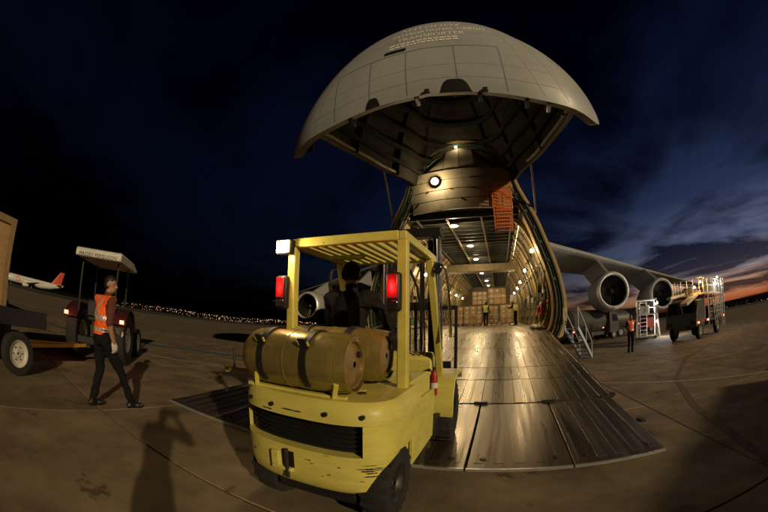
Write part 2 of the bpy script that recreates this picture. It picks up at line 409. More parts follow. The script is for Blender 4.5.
# painted lines
def ground_line(name, pts, w, m_, z=.004):
    P = [V(*p, z) for p in pts]; Lf, Rt = [], []
    for i, p in enumerate(P):
        d = P[min(i+1, len(P)-1)]-P[max(i-1, 0)]; d /= np.linalg.norm(d); nrm = V(-d[1], d[0], 0)
        Lf.append(p+nrm*w/2); Rt.append(p-nrm*w/2)
    vs = Lf+Rt; k = len(P)
    return struct(MB().add(vs, [(i, i+1, k+i+1, k+i) for i in range(k-1)]).build(name, m_, smooth=0))
ground_line('lane_line', [(3.9, 8.7), (5.31, 6.54), (6.27, 4.94), (7.32, 2.94), (8.6, .2), (9.8, -2.5)], .10, M_white_line)
ground_line('taxi_line_blue', [(-16, 8.3), (-12.5, 10.4), (-10, 11.6), (-7.85, 12.55), (-5.4, 12.9), (-2.5, 13.2)], .55, M_blue_line)
ground_line('stand_line', [(-11, 7.3), (-8.4, 8.7), (-7.4, 8.95), (-5.5, 9.3), (-4.4, 9.35), (-2, 9.4)], .10, M_white_line)
ground_line('tyre_mark', [(3.2, 1.0), (4.6, 3.2), (6.4, 5.2), (9.5, 7.3), (14, 9)], .14, M_tyremark, .003)
# far hills and the city lights on them
hm = MB(); vs = []; fs = []
na = 120
for i in range(na+1):
    az = rad(-110+220*i/na)
    e = 1.0
    h = 62+9*math.sin(i*.21)+6*math.sin(i*.53+1)+4*math.sin(i*1.1)
    if i < 62: h = 48+10*math.sin(i*.11+.5)+5*math.sin(i*.37)
    for r, z in ((2300, -1), (2600, h*.25), (3200, h*.6), (4200, h), (4600, h*.8), (5200, -2)):
        vs.append((r*math.sin(az), r*math.cos(az), z))
for i in range(na):
    for k in range(5): fs.append((i*6+k, i*6+k+1, i*6+k+7, i*6+k+6))
hills = struct(hm.add(vs, fs).build('hills', M_hill))
rng = random.Random(11)
cw, cc = MB(), MB()
def hill_z(r):
    return float(np.interp(r, [2300, 2600, 3200, 4200], [-1, 12, 29, 48]))
for k in range(440):
    az = rng.uniform(-47, -11) if rng.random() < .93 else rng.uniform(48, 70)
    band = rng.random()
    r = 2000+band*2000 if az < 0 else rng.uniform(1900, 2600)
    z = hill_z(r)+rng.uniform(2, 12) + (7*math.sin(az*.3) if az < 0 else 0)
    z = max(z, 2.5)
    s = r*rng.choice((.0003, .0004, .0005, .0008))
    q = cw if rng.random() < .72 else cc
    p = V(r*math.sin(rad(az)), r*math.cos(rad(az)), z)
    q.add([p+V(s, 0, 0), p+V(-s, 0, 0), p+V(0, s, 0), p+V(0, -s, 0), p+V(0, 0, s), p+V(0, 0, -s)],
          [(0, 2, 4), (2, 1, 4), (1, 3, 4), (3, 0, 4), (2, 0, 5), (1, 2, 5), (3, 1, 5), (0, 3, 5)])
for q, m_, lb in ((cw, M_city_w, 'warm street lights of the town along the far horizon'), (cc, M_city_c, 'white street lights of the town along the far horizon')):
    o = q.build('city_lights', m_, smooth=0); o['kind'] = 'stuff'; tag(o, lb, 'city lights')

# ================================================================== the aircraft
ac = thing('cargo_aircraft', 'huge pale grey cargo aircraft with raised nose visor and open lit hold', 'aircraft', ORI, AZ)
PH = rad(2.2); S0, Z0 = 10.5, 1.32
def Q(t, u, w): return V(t, S0+u*math.cos(PH)-w*math.sin(PH), Z0+u*math.sin(PH)+w*math.cos(PH))
OUT = [(0, 8.45), (.9, 8.3), (1.7, 7.75), (2.25, 6.9), (2.55, 5.95), (3.12, 4.7), (3.5, 3.65), (3.93, 2.4), (4.18, 1.17), (4.15, .2), (3.85, -.5), (3.1, -.92), (1.5, -1.02), (0, -1.03)]
half = cr(OUT, 3)
full = [(a, b) for a, b in half] + [(-a, b) for a, b in half[-2:0:-1]]
def ring(u, k=1.0, wc=2.5, dz=0): return [Q(t*k, u, wc+(w-wc)*k+dz) for t, w in full]
rings = [ring(u) for u in (0, .5, 2, 5, 9, 14, 20, 26, 32, 38)] + [ring(u, k, 4.5, dz) for u, k, dz in ((42, .93, .3), (47, .74, 1.2), (52, .5, 2.2), (56, .28, 3.0), (58, .1, 3.4))]
MB().loft(rings, False, True).build('fuselage', M_skin_w, ac)
# door frame round the opening: three stepped bands and the seals
INN = [(3.32, 0), (3.55, .5), (3.68, 1.3), (3.52, 2.4), (3.15, 3.5), (2.72, 4.4), (2.3, 4.85)]
inn = cr(INN, 5)
def arch(k, dw): return [(t*k, 2.5+(w-2.5)*k+dw) for t, w in half[:-9]]       # open towards the belly
def frame_band(name, m_, k0, k1, u0, u1):
    a = [(t*k0, 2.5+(w-2.5)*k0) for t, w in half[:32]]; b = [(t*k1, 2.5+(w-2.5)*k1) for t, w in half[:32]]
    a = [(-t, w) for t, w in a[:0:-1]]+a; b = [(-t, w) for t, w in b[:0:-1]]+b
    rr = [[Q(*a[i][:1], u0, a[i][1]), Q(*a[i][:1], u1, a[i][1]), Q(*b[i][:1], u1, b[i][1]), Q(*b[i][:1], u0, b[i][1])] for i in range(len(a))]
    return MB().loft(rr, True, True).build(name, m_, ac)
frame_band('door_frame', M_cream, 1.0-.004, .965, -.05, .28)
frame_band('door_seal', M_green, .963, .945, -.11, .12)
frame_band('door_frame', M_rib, .943, .90, .02, .35)
frame_band('door_seal', M_ribd, .93, .92, -.06, .018)
frame_band('door_liner', M_cream, .905, .872, .352, 1.0)
# hold liner left and right, ribs and rows of lining panels
for sg in (-1, 1):
    def wl(u, i, inset=0.0):
        t, w = inn[i]
        j0, j1 = max(i-1, 0), min(i+1, len(inn)-1); tg = inn[j1]-inn[j0]; tg /= np.linalg.norm(tg); nn = V(tg[1], -tg[0])   # outward
        if nn[0] < 0: nn = -nn
        return Q(sg*(t-nn[0]*inset), u, w-nn[1]*inset)
    ms = MB(); us = np.linspace(.3, 35, 30)
    ms.loft([[wl(u, i, -.12) for i in range(len(inn))] for u in us], closed=False).build('wall_backing', M_ribd, ac)
    k = 0
    u = 1.1
    while u < 34:
        r0 = MB(); d = .055; ins = .10 if k % 2 else .14
        r0.loft([[wl(u-d, i, -.1), wl(u-d, i, ins), wl(u+d, i, ins), wl(u+d, i, -.1)] for i in range(0, len(inn), 2)], True, True)
        r0.build('rib', M_rib, ac)
        # lining panels between this rib and the next, in five courses
        for a, b in ((1, 5), (6, 12), (13, 20), (21, 30)):
            jit = random.uniform(-.01, .02)
            pm = MB(); ua, ub = u+d+.03, u+1.38-.075-.03
            idx = list(range(a, min(b, len(inn)-1)+1))
            top = [[wl(ua, i, .02+jit), wl(ub, i, .02+jit)] for i in idx]; bot = [[wl(ua, i, -.03), wl(ub, i, -.03)] for i in idx]
            rr = [[top[q][0], top[q][1], bot[q][1], bot[q][0]] for q in range(len(idx))]
            pm.loft(rr, True, True).build('lining_panel', M_cream, ac, bevel=.0)
        u += 1.38; k += 1
# ceiling of the hold: dark skin, cross beams, two long rails, a pale bridge
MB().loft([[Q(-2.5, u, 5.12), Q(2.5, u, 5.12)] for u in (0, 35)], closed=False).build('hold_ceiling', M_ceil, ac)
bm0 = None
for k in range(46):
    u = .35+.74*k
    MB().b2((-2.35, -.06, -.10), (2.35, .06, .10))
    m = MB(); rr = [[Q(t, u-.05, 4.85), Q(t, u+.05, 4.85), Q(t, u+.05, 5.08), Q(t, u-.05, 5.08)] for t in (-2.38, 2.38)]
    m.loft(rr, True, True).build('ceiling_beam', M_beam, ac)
for t in (-2.05, -.75, .75, 2.05):
    MB().loft([[Q(t-.035, u, 4.76), Q(t+.035, u, 4.76), Q(t+.035, u, 4.845), Q(t-.035, u, 4.845)] for u in (.1, 34.5)], True, True).build('crane_rail', M_beam if abs(t) > 1 else M_rib, ac)
MB().loft([[Q(t, 12.4, 4.15), Q(t, 13.6, 4.15), Q(t, 13.6, 4.74), Q(t, 12.4, 4.74)] for t in (-2.75, 2.75)], True, True).build('crane_bridge', M_rib, ac, bevel=.04)
MB().loft([[Q(-4, 35.02, -.3), Q(4, 35.02, -.3)], [Q(-4, 35.02, 5.3), Q(4, 35.02, 5.3)]], closed=False).build('aft_wall', M_rib, ac)
# hold floor: long metal strips
for k in range(12):
    t0 = -3.36+.56*k
    MB().loft([[Q(t0+.008, u, -.10), Q(t0+.552, u, -.10), Q(t0+.552, u, -.004*(k % 2)), Q(t0+.008, u, -.004*(k % 2))] for u in (.02, 35)], True, True).build('floor_strip', M_floor, ac)
MB().loft([[Q(-3.5, u, -.13), Q(3.5, u, -.13)] for u in (0, 35)], closed=False).build('floor_bed', M_ribd, ac)
# front bulkhead below the flight deck: bowed planks, then a domed upper part of vertical panels
def bow(t, half_w): return -.55*(1-(t/half_w)**2)
wz = [5.0, 5.45, 5.9, 6.35, 6.8]
for k in range(4):
    hw = [2.15, 2.28, 2.3, 2.25][k]
    m = MB(); rr = []
    for t in np.linspace(-hw, hw, 17):
        u = bow(t, 2.35)
        rr.append([Q(t, u+.02, wz[k]+.012), Q(t, u+.14, wz[k]+.012), Q(t, u+.14, wz[k+1]-.012), Q(t, u+.02, wz[k+1]-.012)])
    m.loft(rr, True, True).build('bulkhead_plank', M_bulk, ac, bevel=.01)
for k in range(3):
    for t in np.linspace(-1.8, 1.8, 9):
        u = bow(t, 2.35)
        if random.random() < .6: MB().box(Q(t+random.uniform(-.1, .1), u+.005, wz[k+1]), (.07, .05, .05)).build('latch', M_ribd, ac)
for k in range(6):
    ta, tb = -2.1+.7*k, -2.1+.7*(k+1)
    m = MB(); rr = []
    for q in np.linspace(0, 1, 7):
        row = []
        for t in (ta+.012, tb-.012):
            tt = t*(1-.18*q); wmax = 8.1*math.sqrt(max(0, 1-(abs(t)/2.75)**2.4))
            w = 6.83+(max(wmax, 6.95)-6.83)*q; u = bow(t, 2.35)*(1-.8*q*q)+.1
            row.append(Q(tt, u, w))
        rr.append([row[0], row[1], row[1]+V(0, .06, 0), row[0]+V(0, .06, 0)])
    m.loft(rr, True, True).build('bulkhead_panel', M_rib if k in (0, 5) else M_bulk, ac)
MB().loft([[Q(t, .3, 5.0), Q(t, .3, 8.2-.22*t*t)] for t in np.linspace(-2.4, 2.4, 13)], closed=False).build('bulkhead_backing', M_ribd, ac)
# pipes and hoses that follow the frame
def frame_pipe(name, m_, k, u, r, i0=0, i1=30, sg=1):
    pts = [Q(sg*t*k, u, 2.5+(w-2.5)*k) for t, w in half[i0:i1]]
    return MB().tube(pts, r, 8).build(name, m_, ac)
for sg in (-1, 1):
    frame_pipe('hydraulic_pipe', M_green, .89, -.05, .035, 3, 28, sg); frame_pipe('hydraulic_pipe', M_ribd, .875, .02, .025, 3, 29, sg)
    frame_pipe('hydraulic_pipe', M_chrome, .86, .06, .018, 5, 26, sg)
    for kk in range(9):
        i = 6+kk*2
        t, w = half[i]; m = MB().box(Q(sg*t*.90, -.06, 2.5+(w-2.5)*.90), (.16, .10, .14)); m.build('lock_fitting', M_ribd if kk % 2 else M_green, ac, bevel=.02)
# equipment along the right wall by the opening
eq = [((3.25, .9, .9), .09, .55, M_redp), ((3.3, 1.25, .95), .08, .5, M_redp), ((3.35, .55, 1.45), .07, .4, M_green), ((3.2, 1.7, .8), .10, .5, M_redp), ((3.35, 2.2, 1.0), .08, .5, M_white)]
for (t, u, w), r, h, m_ in eq:
    MB().lathe([(0, .02), (.0, r), (h*.82, r), (h*.93, r*.6), (h, r*.3), (h+.05, .02)], Q(t, u, w-h/2), (0, 0, 1), 14).build('extinguisher_bottle', m_, ac)
for a in range(10):
    t = 3.3+random.uniform(-.12, .1); u = random.uniform(.4, 3.2); w = random.uniform(.4, 2.3)
    MB().box(Q(t, u, w), (random.uniform(.08, .2), random.uniform(.15, .4), random.uniform(.12, .45))).build('equipment_box', random.choice((M_ribd, M_rib, M_green, M_blk)), ac, bevel=.02)
for a in range(6):
    u = .6+a*.5; pts = [Q(3.5-.16*math.sin(q*math.pi)+.08*math.sin(a), u+.2*math.sin(q*3+a), .3+2.8*q) for q in np.linspace(0, 1, 9)]
    MB().tube(pts, .022, 6).build('cable', M_blk, ac)
# long conduits and rails on the walls
for sg in (-1, 1):
    for i, r_, m_ in ((9, .03, M_ribd), (10, .02, M_green), (17, .035, M_rib), (24, .025, M_ribd), (27, .03, M_chrome)):
        t, w = inn[i]; pts = [Q(sg*(t-.15+.01*math.sin(u*2.1+i)), u, w+.015*math.sin(u*1.7)) for u in np.linspace(1, 34, 40)]
        MB().tube(pts, r_, 6).build('wall_conduit', m_, ac)
    for k in range(10):
        u = 2.0+k*1.38*1.0+.4; t, w = inn[13]
        MB().box(Q(sg*(t-.10), u, w+random.uniform(-.4, .4)), (.10, random.uniform(.2, .6), random.uniform(.15, .5))).build('wall_unit', random.choice((M_ribd, M_rib, M_white, M_green)), ac, bevel=.02)
        t, w = inn[4]
        if k % 2: MB().box(Q(sg*(t-.14), u+.5, w), (.16, .5, .35)).build('stowage_box', random.choice((M_ribd, M_green, M_redp)), ac, bevel=.03)
# lamps of the hold
def hold_lamp(t, u, w, power, r=.16, side=0):
    c = Q(t, u, w)
    if side == 0:
        ho = MB().cyl(c+V(0, 0, .0), c+V(0, 0, .1), r*1.25, r*1.1, 20).build('hold_lamp', M_white, ac)
        MB().ell(c+V(0, 0, -.005), (r, r, .045), 20, 8).build('lamp_glass', M_baylamp, ho)
        point('hold_light', c+V(0, 0, -.16), power, parent=ac)
    else:
        d = V(-side, -.35, -.45); d /= np.linalg.norm(d)
        ho = MB().cyl(c-d*.16, c, r*.7, r*1.15, 16).build('hold_lamp', M_ribd, ac)
        MB().ell(c+d*.02, (r*.9,)*3, 14, 8).build('lamp_glass', M_baylamp, ho)
        point('hold_light', c+d*.28, power, parent=ac)
for t, u, w, p in ((-.55, 1.1, 4.72, 90), (-.2, 5.6, 4.72, 85), (-.2, 10.2, 4.72, 85), (-.2, 18.0, 4.72, 70), (0, 25, 4.72, 70), (0, 31, 4.72, 70)): hold_lamp(t, u, w, p)
for u, w in ((1.3, 3.45), (5.9, 3.2), (10.5, 3.0), (14.5, 2.9), (20, 2.9), (26, 2.9)):
    hold_lamp(2.95, u, w, 40, .10, 1); hold_lamp(-2.95, u, w, 40, .10, -1)
# floodlight and small lamp on the bulkhead
for (t, u, w, p, r) in ((-1.05, -.62, 6.25, 80, .15), (-.1, -.12, 8.05, 6, .06)):
    c = Q(t, u, w)
    ho = MB().cyl(c, c+V(0, .2, .03), r*1.2, r*.9, 18).build('bulkhead_lamp', M_ribd, ac)
    MB().ell(c+V(0, -.01, 0), (r, .05, r), 16, 8).build('lamp_glass', M_baylamp, ho)
    point('bulkhead_light', c+V(0, -.22, -.06), p, parent=ac)
# orange ladder rack hanging at the right end of the bulkhead
ld = MB()
la, lb = Q(1.30, -1.0, 5.75), Q(1.30, -1.0, 3.95)
for t, dy in ((0, 0), (.78, 0), (0, .5), (.78, .5)):
    ld.beam(la+V(t, dy, .1), lb+V(t*.86+.05, dy, 0), .05, .05, (0, 1, 0))
lad = ld.build('stowed_ladder', M_orange, ac); lad['label'] = 'orange lattice ladder hanging under the bulkhead'
for q in range(14):
    f = q/13; c = la+V(0, 0, .05)+(lb-la)*f; w_ = .78-.06*f
    MB().beam(c+V(.03*f, -.005, 0), c+V(.03*f+w_, -.005, 0), .035, .035).build('rung', M_orange, lad)
    MB().beam(c+V(.03*f, .505, 0), c+V(.03*f+w_, .505, 0), .035, .035).build('rung', M_orange, lad)
for q in range(1, 7):
    MB().beam(la+V(.78*q/7, -.012, .1), lb+V(.05+.66*q/7, -.012, 0), .02, .02, (0, 1, 0)).build('rung', M_orange, lad)

# ---------------------------------------------------------------- raised nose visor
RIM = [(0, 0, -2.2), (.9, .15, -2.2), (1.7, .65, -2.1), (2.25, 1.55, -1.95), (2.5, 2.5, -1.7), (3.1, 3.75, -1.3), (3.45, 4.8, -.95), (3.8, 6.05, -.6), (3.95, 7.2, -.38), (4.0, 8.0, -.55), (3.98, 8.6, -1.2), (3.3, 9.05, -.95), (2.3, 9.3, -.75), (1.2, 9.4, -.55), (0, 9.42, -.45)]
rim = cr(RIM, 4)
VL, VHC, VROT, VHS, VHZ, VT = 3.4, 5.4, rad(69), 11.15, 10.1, .22
def vrow(x, shrink=0.0, L_=None):
    L_ = L_ or VL; k = max(0, 1-x**1.7)**(1/1.7)*(1-shrink)
    kt = max(0, 1-x**1.4)**(1/1.4)*(1-shrink)
    return np.stack([rim[:, 0]*kt, VHC+(rim[:, 1]-VHC)*k, x*L_+rim[:, 2]*(1-x)], 1)
def vplace(S, sg=1):
    t, h, f = S[..., 0], S[..., 1], S[..., 2]
    return np.stack([sg*t+VT, VHS-(f*math.cos(VROT)+h*math.sin(VROT)), VHZ+f*math.sin(VROT)-h*math.cos(VROT)], -1)
def vring(x, shrink=0.0, L_=None):
    S = vrow(x, shrink, L_); a = vplace(S, 1); b = vplace(S, -1); return np.concatenate([a, b[-2:0:-1]])
xs = [math.sin(i/40*math.pi/2) for i in range(41)]; xs[-1] = .9995
visor = MB().loft([list(vring(x)) for x in xs], False, True).build('nose_visor', M_skin_w, ac, smooth=60)
visor['label'] = 'pale grey raised nose visor with lettering'
xi = [math.sin(i/12*math.pi/2) for i in range(13)]; xi[-1] = .9995
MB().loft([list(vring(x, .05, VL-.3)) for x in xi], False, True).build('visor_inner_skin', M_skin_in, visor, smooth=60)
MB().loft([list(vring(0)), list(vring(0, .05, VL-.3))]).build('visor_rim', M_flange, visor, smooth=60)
# stiffening frames inside the visor
for x in (.10, .22, .36, .52, .68):
    a, b = vring(x, .055, VL-.3), vring(x, .10, VL-.3)
    a2, b2_ = vring(x+.03, .055, VL-.3), vring(x+.03, .10, VL-.3)
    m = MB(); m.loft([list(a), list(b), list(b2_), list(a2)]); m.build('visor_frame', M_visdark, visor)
for j in range(6, 108, 8):
    m = MB(); pts_o, pts_i = [], []
    for x in xi[:-2]:
        pts_o.append(vring(x, .055, VL-.3)[j]); pts_i.append(vring(x, .085, VL-.3)[j])
    rr = []
    for q in range(len(pts_o)):
        d = V(.035, 0, 0) if abs(pts_o[q][0]) < 2.5 else V(0, .03, .02)
        rr.append([pts_o[q]-d, pts_i[q]-d, pts_i[q]+d, pts_o[q]+d])
    m.loft(rr, True, True).build('visor_stringer', M_visdark, visor)
for sg in (-1, 1):
    # pale flange strip on the side cheeks and the dark lock blocks along the lower rim
    pts = [vplace(vrow(.02, .06)[j:j+1], sg)[0] for j in range(18, 34)]
    MB().tube(pts, .07, 8).build('rim_flange', M_flange, visor)
    MB().tube([(sg*2.75, 6.4, 9.75), (sg*3.0, 9.0, 7.55), (sg*3.12, 10.45, 6.15)], .045, 10).build('visor_strut', M_chrome, ac)
    MB().tube([(sg*2.75, 6.4, 9.75), (sg*2.95, 8.4, 8.06)], .085, 10).build('visor_strut_sleeve', M_dmet, ac)
for j, sx in ((55, -1), (52, 1), (49, -1), (46, 1), (48, 1)):
    p = vplace(vrow(.02, .06)[j:j+1], sx)[0]
    MB().box(p, (.09, .3, .35)).build('latch_hook', M_rail if j in (46, 55) else M_ribd, visor, bevel=.02)
# panel joints on the chin: thin seams proud of the skin
def vsurf(t, x, off=.012):
    S = vrow(max(x, 0)) if x >= 0 else vrow(0); lower = np.where(S[:, 1] > VHC)[0]; tt = S[lower, 0]
    k0 = lower[np.argmax(tt)]; idx = np.arange(k0, len(rim)); T = S[idx, 0][::-1]
    a = min(abs(t), T[-1]*.999)
    row = [np.interp(a, T, S[idx, c][::-1]) for c in range(3)]
    p = vplace(np.array([row]), 1 if t >= 0 else -1)[0]
    cen = vplace(np.array([[0, VHC, -1.0]]), 1)[0]
    n_ = p-cen; n_ /= np.linalg.norm(n_)
    return p+n_*off
for t, xa, xb in ((-2.3, .02, .34), (-1.35, .02, .36), (-.45, .02, .365), (.7, .02, .365), (1.75, .02, .36)):
    m = MB(); xx = np.linspace(xa, xb, 12)
    m.loft([[vsurf(t-.012, x, .004), vsurf(t+.012, x, .004)] for x in xx], closed=False); m.build('panel_seam', M_panelgap, visor)
m = MB(); m.loft([[vsurf(t, .362, .004), vsurf(t, .370, .004)] for t in np.linspace(-2.3, 1.75, 30)], closed=False); m.build('panel_seam', M_panelgap, visor)
m = MB(); m.loft([[vsurf(t, .385, .02), vsurf(t, .41, .02)] for t in np.linspace(-1.0, -.45, 8)], closed=False); m.build('vent_slot', M_blk, visor)
# dark cut-outs in the lower rim where the locks sit
for tc_, hw_, top_ in ((.62, .36, .075), (-1.28, .18, .05)):
    m = MB(); m.loft([[vsurf(tc_+hw_*q*(1-.08*y), (top_*(1-abs(q)**4)+.012)*y, .010) for y in np.linspace(0, 1, 7)] for q in np.linspace(-1, 1, 15)], closed=False)
    m.build('lock_recess', M_blk, visor)
for tt in (.0, 1.25):
    p_ = vsurf(tt, .012, .03); MB().box(p_, (.12, .10, .10)).build('latch_block', M_dmet, visor, bevel=.02)
# faint rows of skin joints
for x_ in (.10, .20, .52, .70):
    m = MB(); m.loft([[vsurf(t, x_, .003), vsurf(t, x_+.003, .003)] for t in np.linspace(-3.2*(1-x_*.5), 3.2*(1-x_*.5), 40)], closed=False); m.build('panel_seam', M_seam, visor)
for t_ in (-3.0, 2.6, 3.2):
    m = MB(); m.loft([[vsurf(t_*(1-.5*x), x, .003), vsurf(t_*(1-.5*x)+.012, x, .003)] for x in np.linspace(.03, .8, 24)], closed=False); m.build('panel_seam', M_seam, visor)
# lettering on the chin
def chin_text(txt, size, t_mid, x_mid, tall, spacing=1.05):
    vs, fs = text_mesh(txt, size, spacing)
    for k_, c_ in enumerate(islands(vs, fs)):
        MB().add([vsurf(t_mid+a, min(.97, x_mid+b*tall), .008) for a, b, c in c_[0]], c_[1]).build('letter', M_txt, visor, smooth=0)
chin_text('ANTONOV', .32, .12, .655, .20)
chin_text('INTERNATIONAL CARGO', .205, .35, .575, .28)
chin_text('TRANSPORTER', .25, .15, .505, .23)
m = MB()
for k in range(2):
    t = -.9
    while t < .75:
        w_ = random.uniform(.05, .16); m.loft([[vsurf(a, .462-.028*k, .012), vsurf(a, .476-.028*k, .012)] for a in (t, t+w_)], closed=False); t += w_+.03
o_ = m.build('small_print', M_txt, visor, smooth=0); o_['kind'] = 'stuff'

# ---------------------------------------------------------------- nose ramp
RS = [(0, .03), (2.28, .22), (3.75, .40), (4.75, .545), (7.2, .87), (10.42, 1.315)]
def rz(s):
    return float(np.interp(s, [a for a, b in RS], [b for a, b in RS]))
def plate(name, t0, t1, s0, s1, th, m_, parent=ac, lift=0.0, bevel=.006):
    z0, z1 = rz(s0)+lift, rz(s1)+lift
    vs = [(t0, s0, z0-th), (t1, s0, z0-th), (t1, s1, z1-th), (t0, s1, z1-th), (t0, s0, z0), (t1, s0, z0), (t1, s1, z1), (t0, s1, z1)]
    return MB().add(vs, [(0, 3, 2, 1), (4, 5, 6, 7), (0, 1, 5, 4), (1, 2, 6, 5), (2, 3, 7, 6), (3, 0, 4, 7)]).build(name, m_, parent, smooth=0, bevel=bevel, seg=1)
for k in range(6):
    t0 = -3.3+1.1*k
    p = plate('toe_panel', t0+.012, t0+1.088, 0, 2.25, .03, M_ramp2)
    # raised tread strips, bolts and edge lip
    for q in range(5):
        tt = t0+.12+.215*q
        plate('tread_strip', tt-.05, tt+.05, .12, 2.16, .004, M_ramp2, p, .0035, bevel=.001)
    for tt in (t0+.16, t0+.94):
        MB().cyl((tt, .22, rz(.22)+.001), (tt, .22, rz(.22)+.011), .035, n=12).build('lifting_hole', M_blk, p)
    MB().beam((t0+.01, -.012, .018), (t0+1.09, -.012, .018), .03, .028).build('toe_edge', M_rail, p)
for i in range(1, 5):
    s0, s1 = RS[i][0]+.03, RS[i+1][0]-.012
    for k in range(36):
        t0 = -3.3+6.6/36*k
        plate('ramp_plank', t0+.002, t0+6.6/36-.002, s0, s1, .05, M_ramp, ac, (.006 if k % 2 else 0)+random.uniform(-.001, .001), bevel=.003)
    MB().add([(-3.28, s0, rz(s0)-.06), (3.28, s0, rz(s0)-.06), (3.28, s1, rz(s1)-.06), (-3.28, s1, rz(s1)-.06)], [(0, 1, 2, 3)]).build('ramp_bed', M_ribd, ac, smooth=0)
    for sg in (-1, 1):
        m = MB(); m.add([(sg*3.3, s0, rz(s0)-.30), (sg*3.36, s0, rz(s0)-.30), (sg*3.36, s0, rz(s0)+.015), (sg*3.3, s0, rz(s0)+.015), (sg*3.3, s1, rz(s1)-.30), (sg*3.36, s1, rz(s1)-.30), (sg*3.36, s1, rz(s1)+.015), (sg*3.3, s1, rz(s1)+.015)], [(0, 1, 2, 3), (4, 7, 6, 5), (0, 4, 5, 1), (1, 5, 6, 2), (2, 6, 7, 3), (3, 7, 4, 0)])
        m.build('ramp_side_beam', M_ramp2, ac, bevel=.01)
for t in (-2.2, -1.1, 0, 1.1, 2.2, 3.25):
    MB().cyl((t-.11, 2.265, .225), (t+.11, 2.265, .225), .035, n=12).build('hinge', M_blk, ac)
for s in (RS[1][0]+.009, RS[2][0]+.009, RS[3][0]+.009, RS[4][0]+.009):
    MB().beam((-3.29, s, rz(s)-.012), (3.29, s, rz(s)-.012), .034, .02).build('hinge_bar', M_joint, ac)
for s in (.9, 2.3):
    MB().box((3.42, s+.2, rz(s)-.02), (.10, .16, .05)).build('side_cleat', M_blk, ac, bevel=.01)
for s in (3.4, 6.1, 9.0):
    for t in (-2.6, 2.6):
        MB().b2((t-.12, s-.12, 0.0), (t+.12, s+.12, rz(s)-.07)).build('ramp_support', M_ribd, ac, bevel=.02)

# ---------------------------------------------------------------- wings, engines, tail, wheels
def foil(c, th):
    up, lo = [], []
    for x in np.linspace(0, 1, 12)**1.5:
        y = 5*th*(.2969*math.sqrt(x)-.126*x-.3516*x*x+.2843*x**3-.1015*x**4)*c
        up.append((x*c, y*1.15)); lo.append((x*c, -y*.75))
    return up+lo[-2:0:-1]
for sg in (-1, 1):
    secs = []
    for t, le, z, c, th in ((2.6, 22.4, 8.45, 13.0, .13), (7.5, 25.6, 7.95, 11.0, .12), (18, 32.4, 6.95, 7.2, .11), (31, 40.9, 5.9, 4.2, .10), (36, 44.2, 5.5, 2.6, .09)):
        secs.append([V(sg*t, le+a, z+b) for a, b in foil(c, th)])
    MB().loft(secs, True, True).build('wing', M_skin_w, ac, smooth=50)
    for t, s, z, zw in ((11.3, 24.0, 4.06, 7.35), (18.7, 28.3, 3.75, 6.75)):
        nac = MB().lathe([(.02, 1.40), (.35, 1.60), (1.2, 1.70), (2.4, 1.66), (3.4, 1.50), (4.0, 1.32), (4.02, 1.2), (3.6, 1.15)], (sg*t, s, z), (0, 1, 0), 40).build('engine', M_nac, ac)
        lip = [(.30, 1.585), (.12, 1.53), (.0, 1.44), (-.03, 1.37), (.02, 1.30), (.2, 1.25)]
        MB().lathe(lip, (sg*t, s, z), (0, 1, 0), 40).build('intake_lip', M_lip, nac)
        MB().lathe([(.2, 1.25), (.9, 1.2), (1.1, 1.19), (1.12, .02)], (sg*t, s, z), (0, 1, 0), 32).build('intake_duct', M_engin, nac)
        MB().lathe([(.55, .01), (.65, .12), (.85, .25), (1.1, .33)], (sg*t, s, z), (0, 1, 0), 20).build('spinner', M_dmet, nac)
        fb = MB()
        for q in range(22):
            a = 2*math.pi*q/22; d = V(math.cos(a), 0, math.sin(a)); e = V(-math.sin(a), 0, math.cos(a)); c0 = V(sg*t, s, z)
            fb.add([c0+d*.3+V(0, .95, 0), c0+d*1.18+V(0, .88, 0), c0+d*1.18+e*.22+V(0, 1.05, 0), c0+d*.3+e*.08+V(0, 1.08, 0)], [(0, 1, 2, 3)])
        fb.build('fan_blades', M_dmet, nac, smooth=0)
        MB().lathe([(3.4, 1.0), (4.6, .95), (5.6, .7), (6.0, .62), (5.9, .3), (6.9, .05)], (sg*t, s, z), (0, 1, 0), 24).build('core_nozzle', M_dmet, nac)
        py = MB(); prof = [(1.0, z+1.55), (3.4, z+1.35), (5.4, z+.75), (11.0, zw+.1), (9.0, zw+.35), (4.6, zw+.25), (2.2, z+2.1)]
        py.prism([(sg*t-.18, s+a, b) for a, b in prof], (.36, 0, 0)); py.build('pylon', M_nac, nac, bevel=.06)
    # main gear: five wheel pairs in a fairing
    MB().lathe([(0, .1), (1.2, .7), (4, .95), (11, .95), (15, .6), (17, .1)], (sg*5.0, 25.5, 2.3), (0, 1, .03), 20).build('gear_fairing', M_skin_w, ac)
    for q in range(5):
        for dx in (-.42, .42):
            w = MB().lathe([(-.19, .3), (-.21, .5), (-.17, .6), (0, .635), (.17, .6), (.21, .5), (.19, .3)], (sg*4.9+dx, 29.2+1.7*q, .635), (1, 0, 0), 24).build('main_wheel', M_rub, ac)
            MB().cyl((sg*4.9+dx-.16, 29.2+1.7*q, .635), (sg*4.9+dx+.16, 29.2+1.7*q, .635), .29, n=16).build('rim', M_grey, w)
        MB().beam((sg*4.9, 29.2+1.7*q, .635), (sg*4.9, 29.2+1.7*q, 2.4), .2, .2).build('gear_leg', M_grey, ac)
fin = []
for z, s0, c in ((9.2, 50, 12), (20.5, 60, 6.5)):
    fin.append([V(b, s0+a, z) for a, b in foil(c, .10)])
MB().loft(fin, True, True).build('tail_fin', M_skin_w, ac)
for sg in (-1, 1):
    MB().loft([[V(sg*t, le+a, z+b) for a, b in foil(c, .1)] for t, le, z, c in ((.8, 56, 8.4, 8), (13, 63, 9.0, 3.2))], True, True).build('tailplane', M_skin_w, ac)
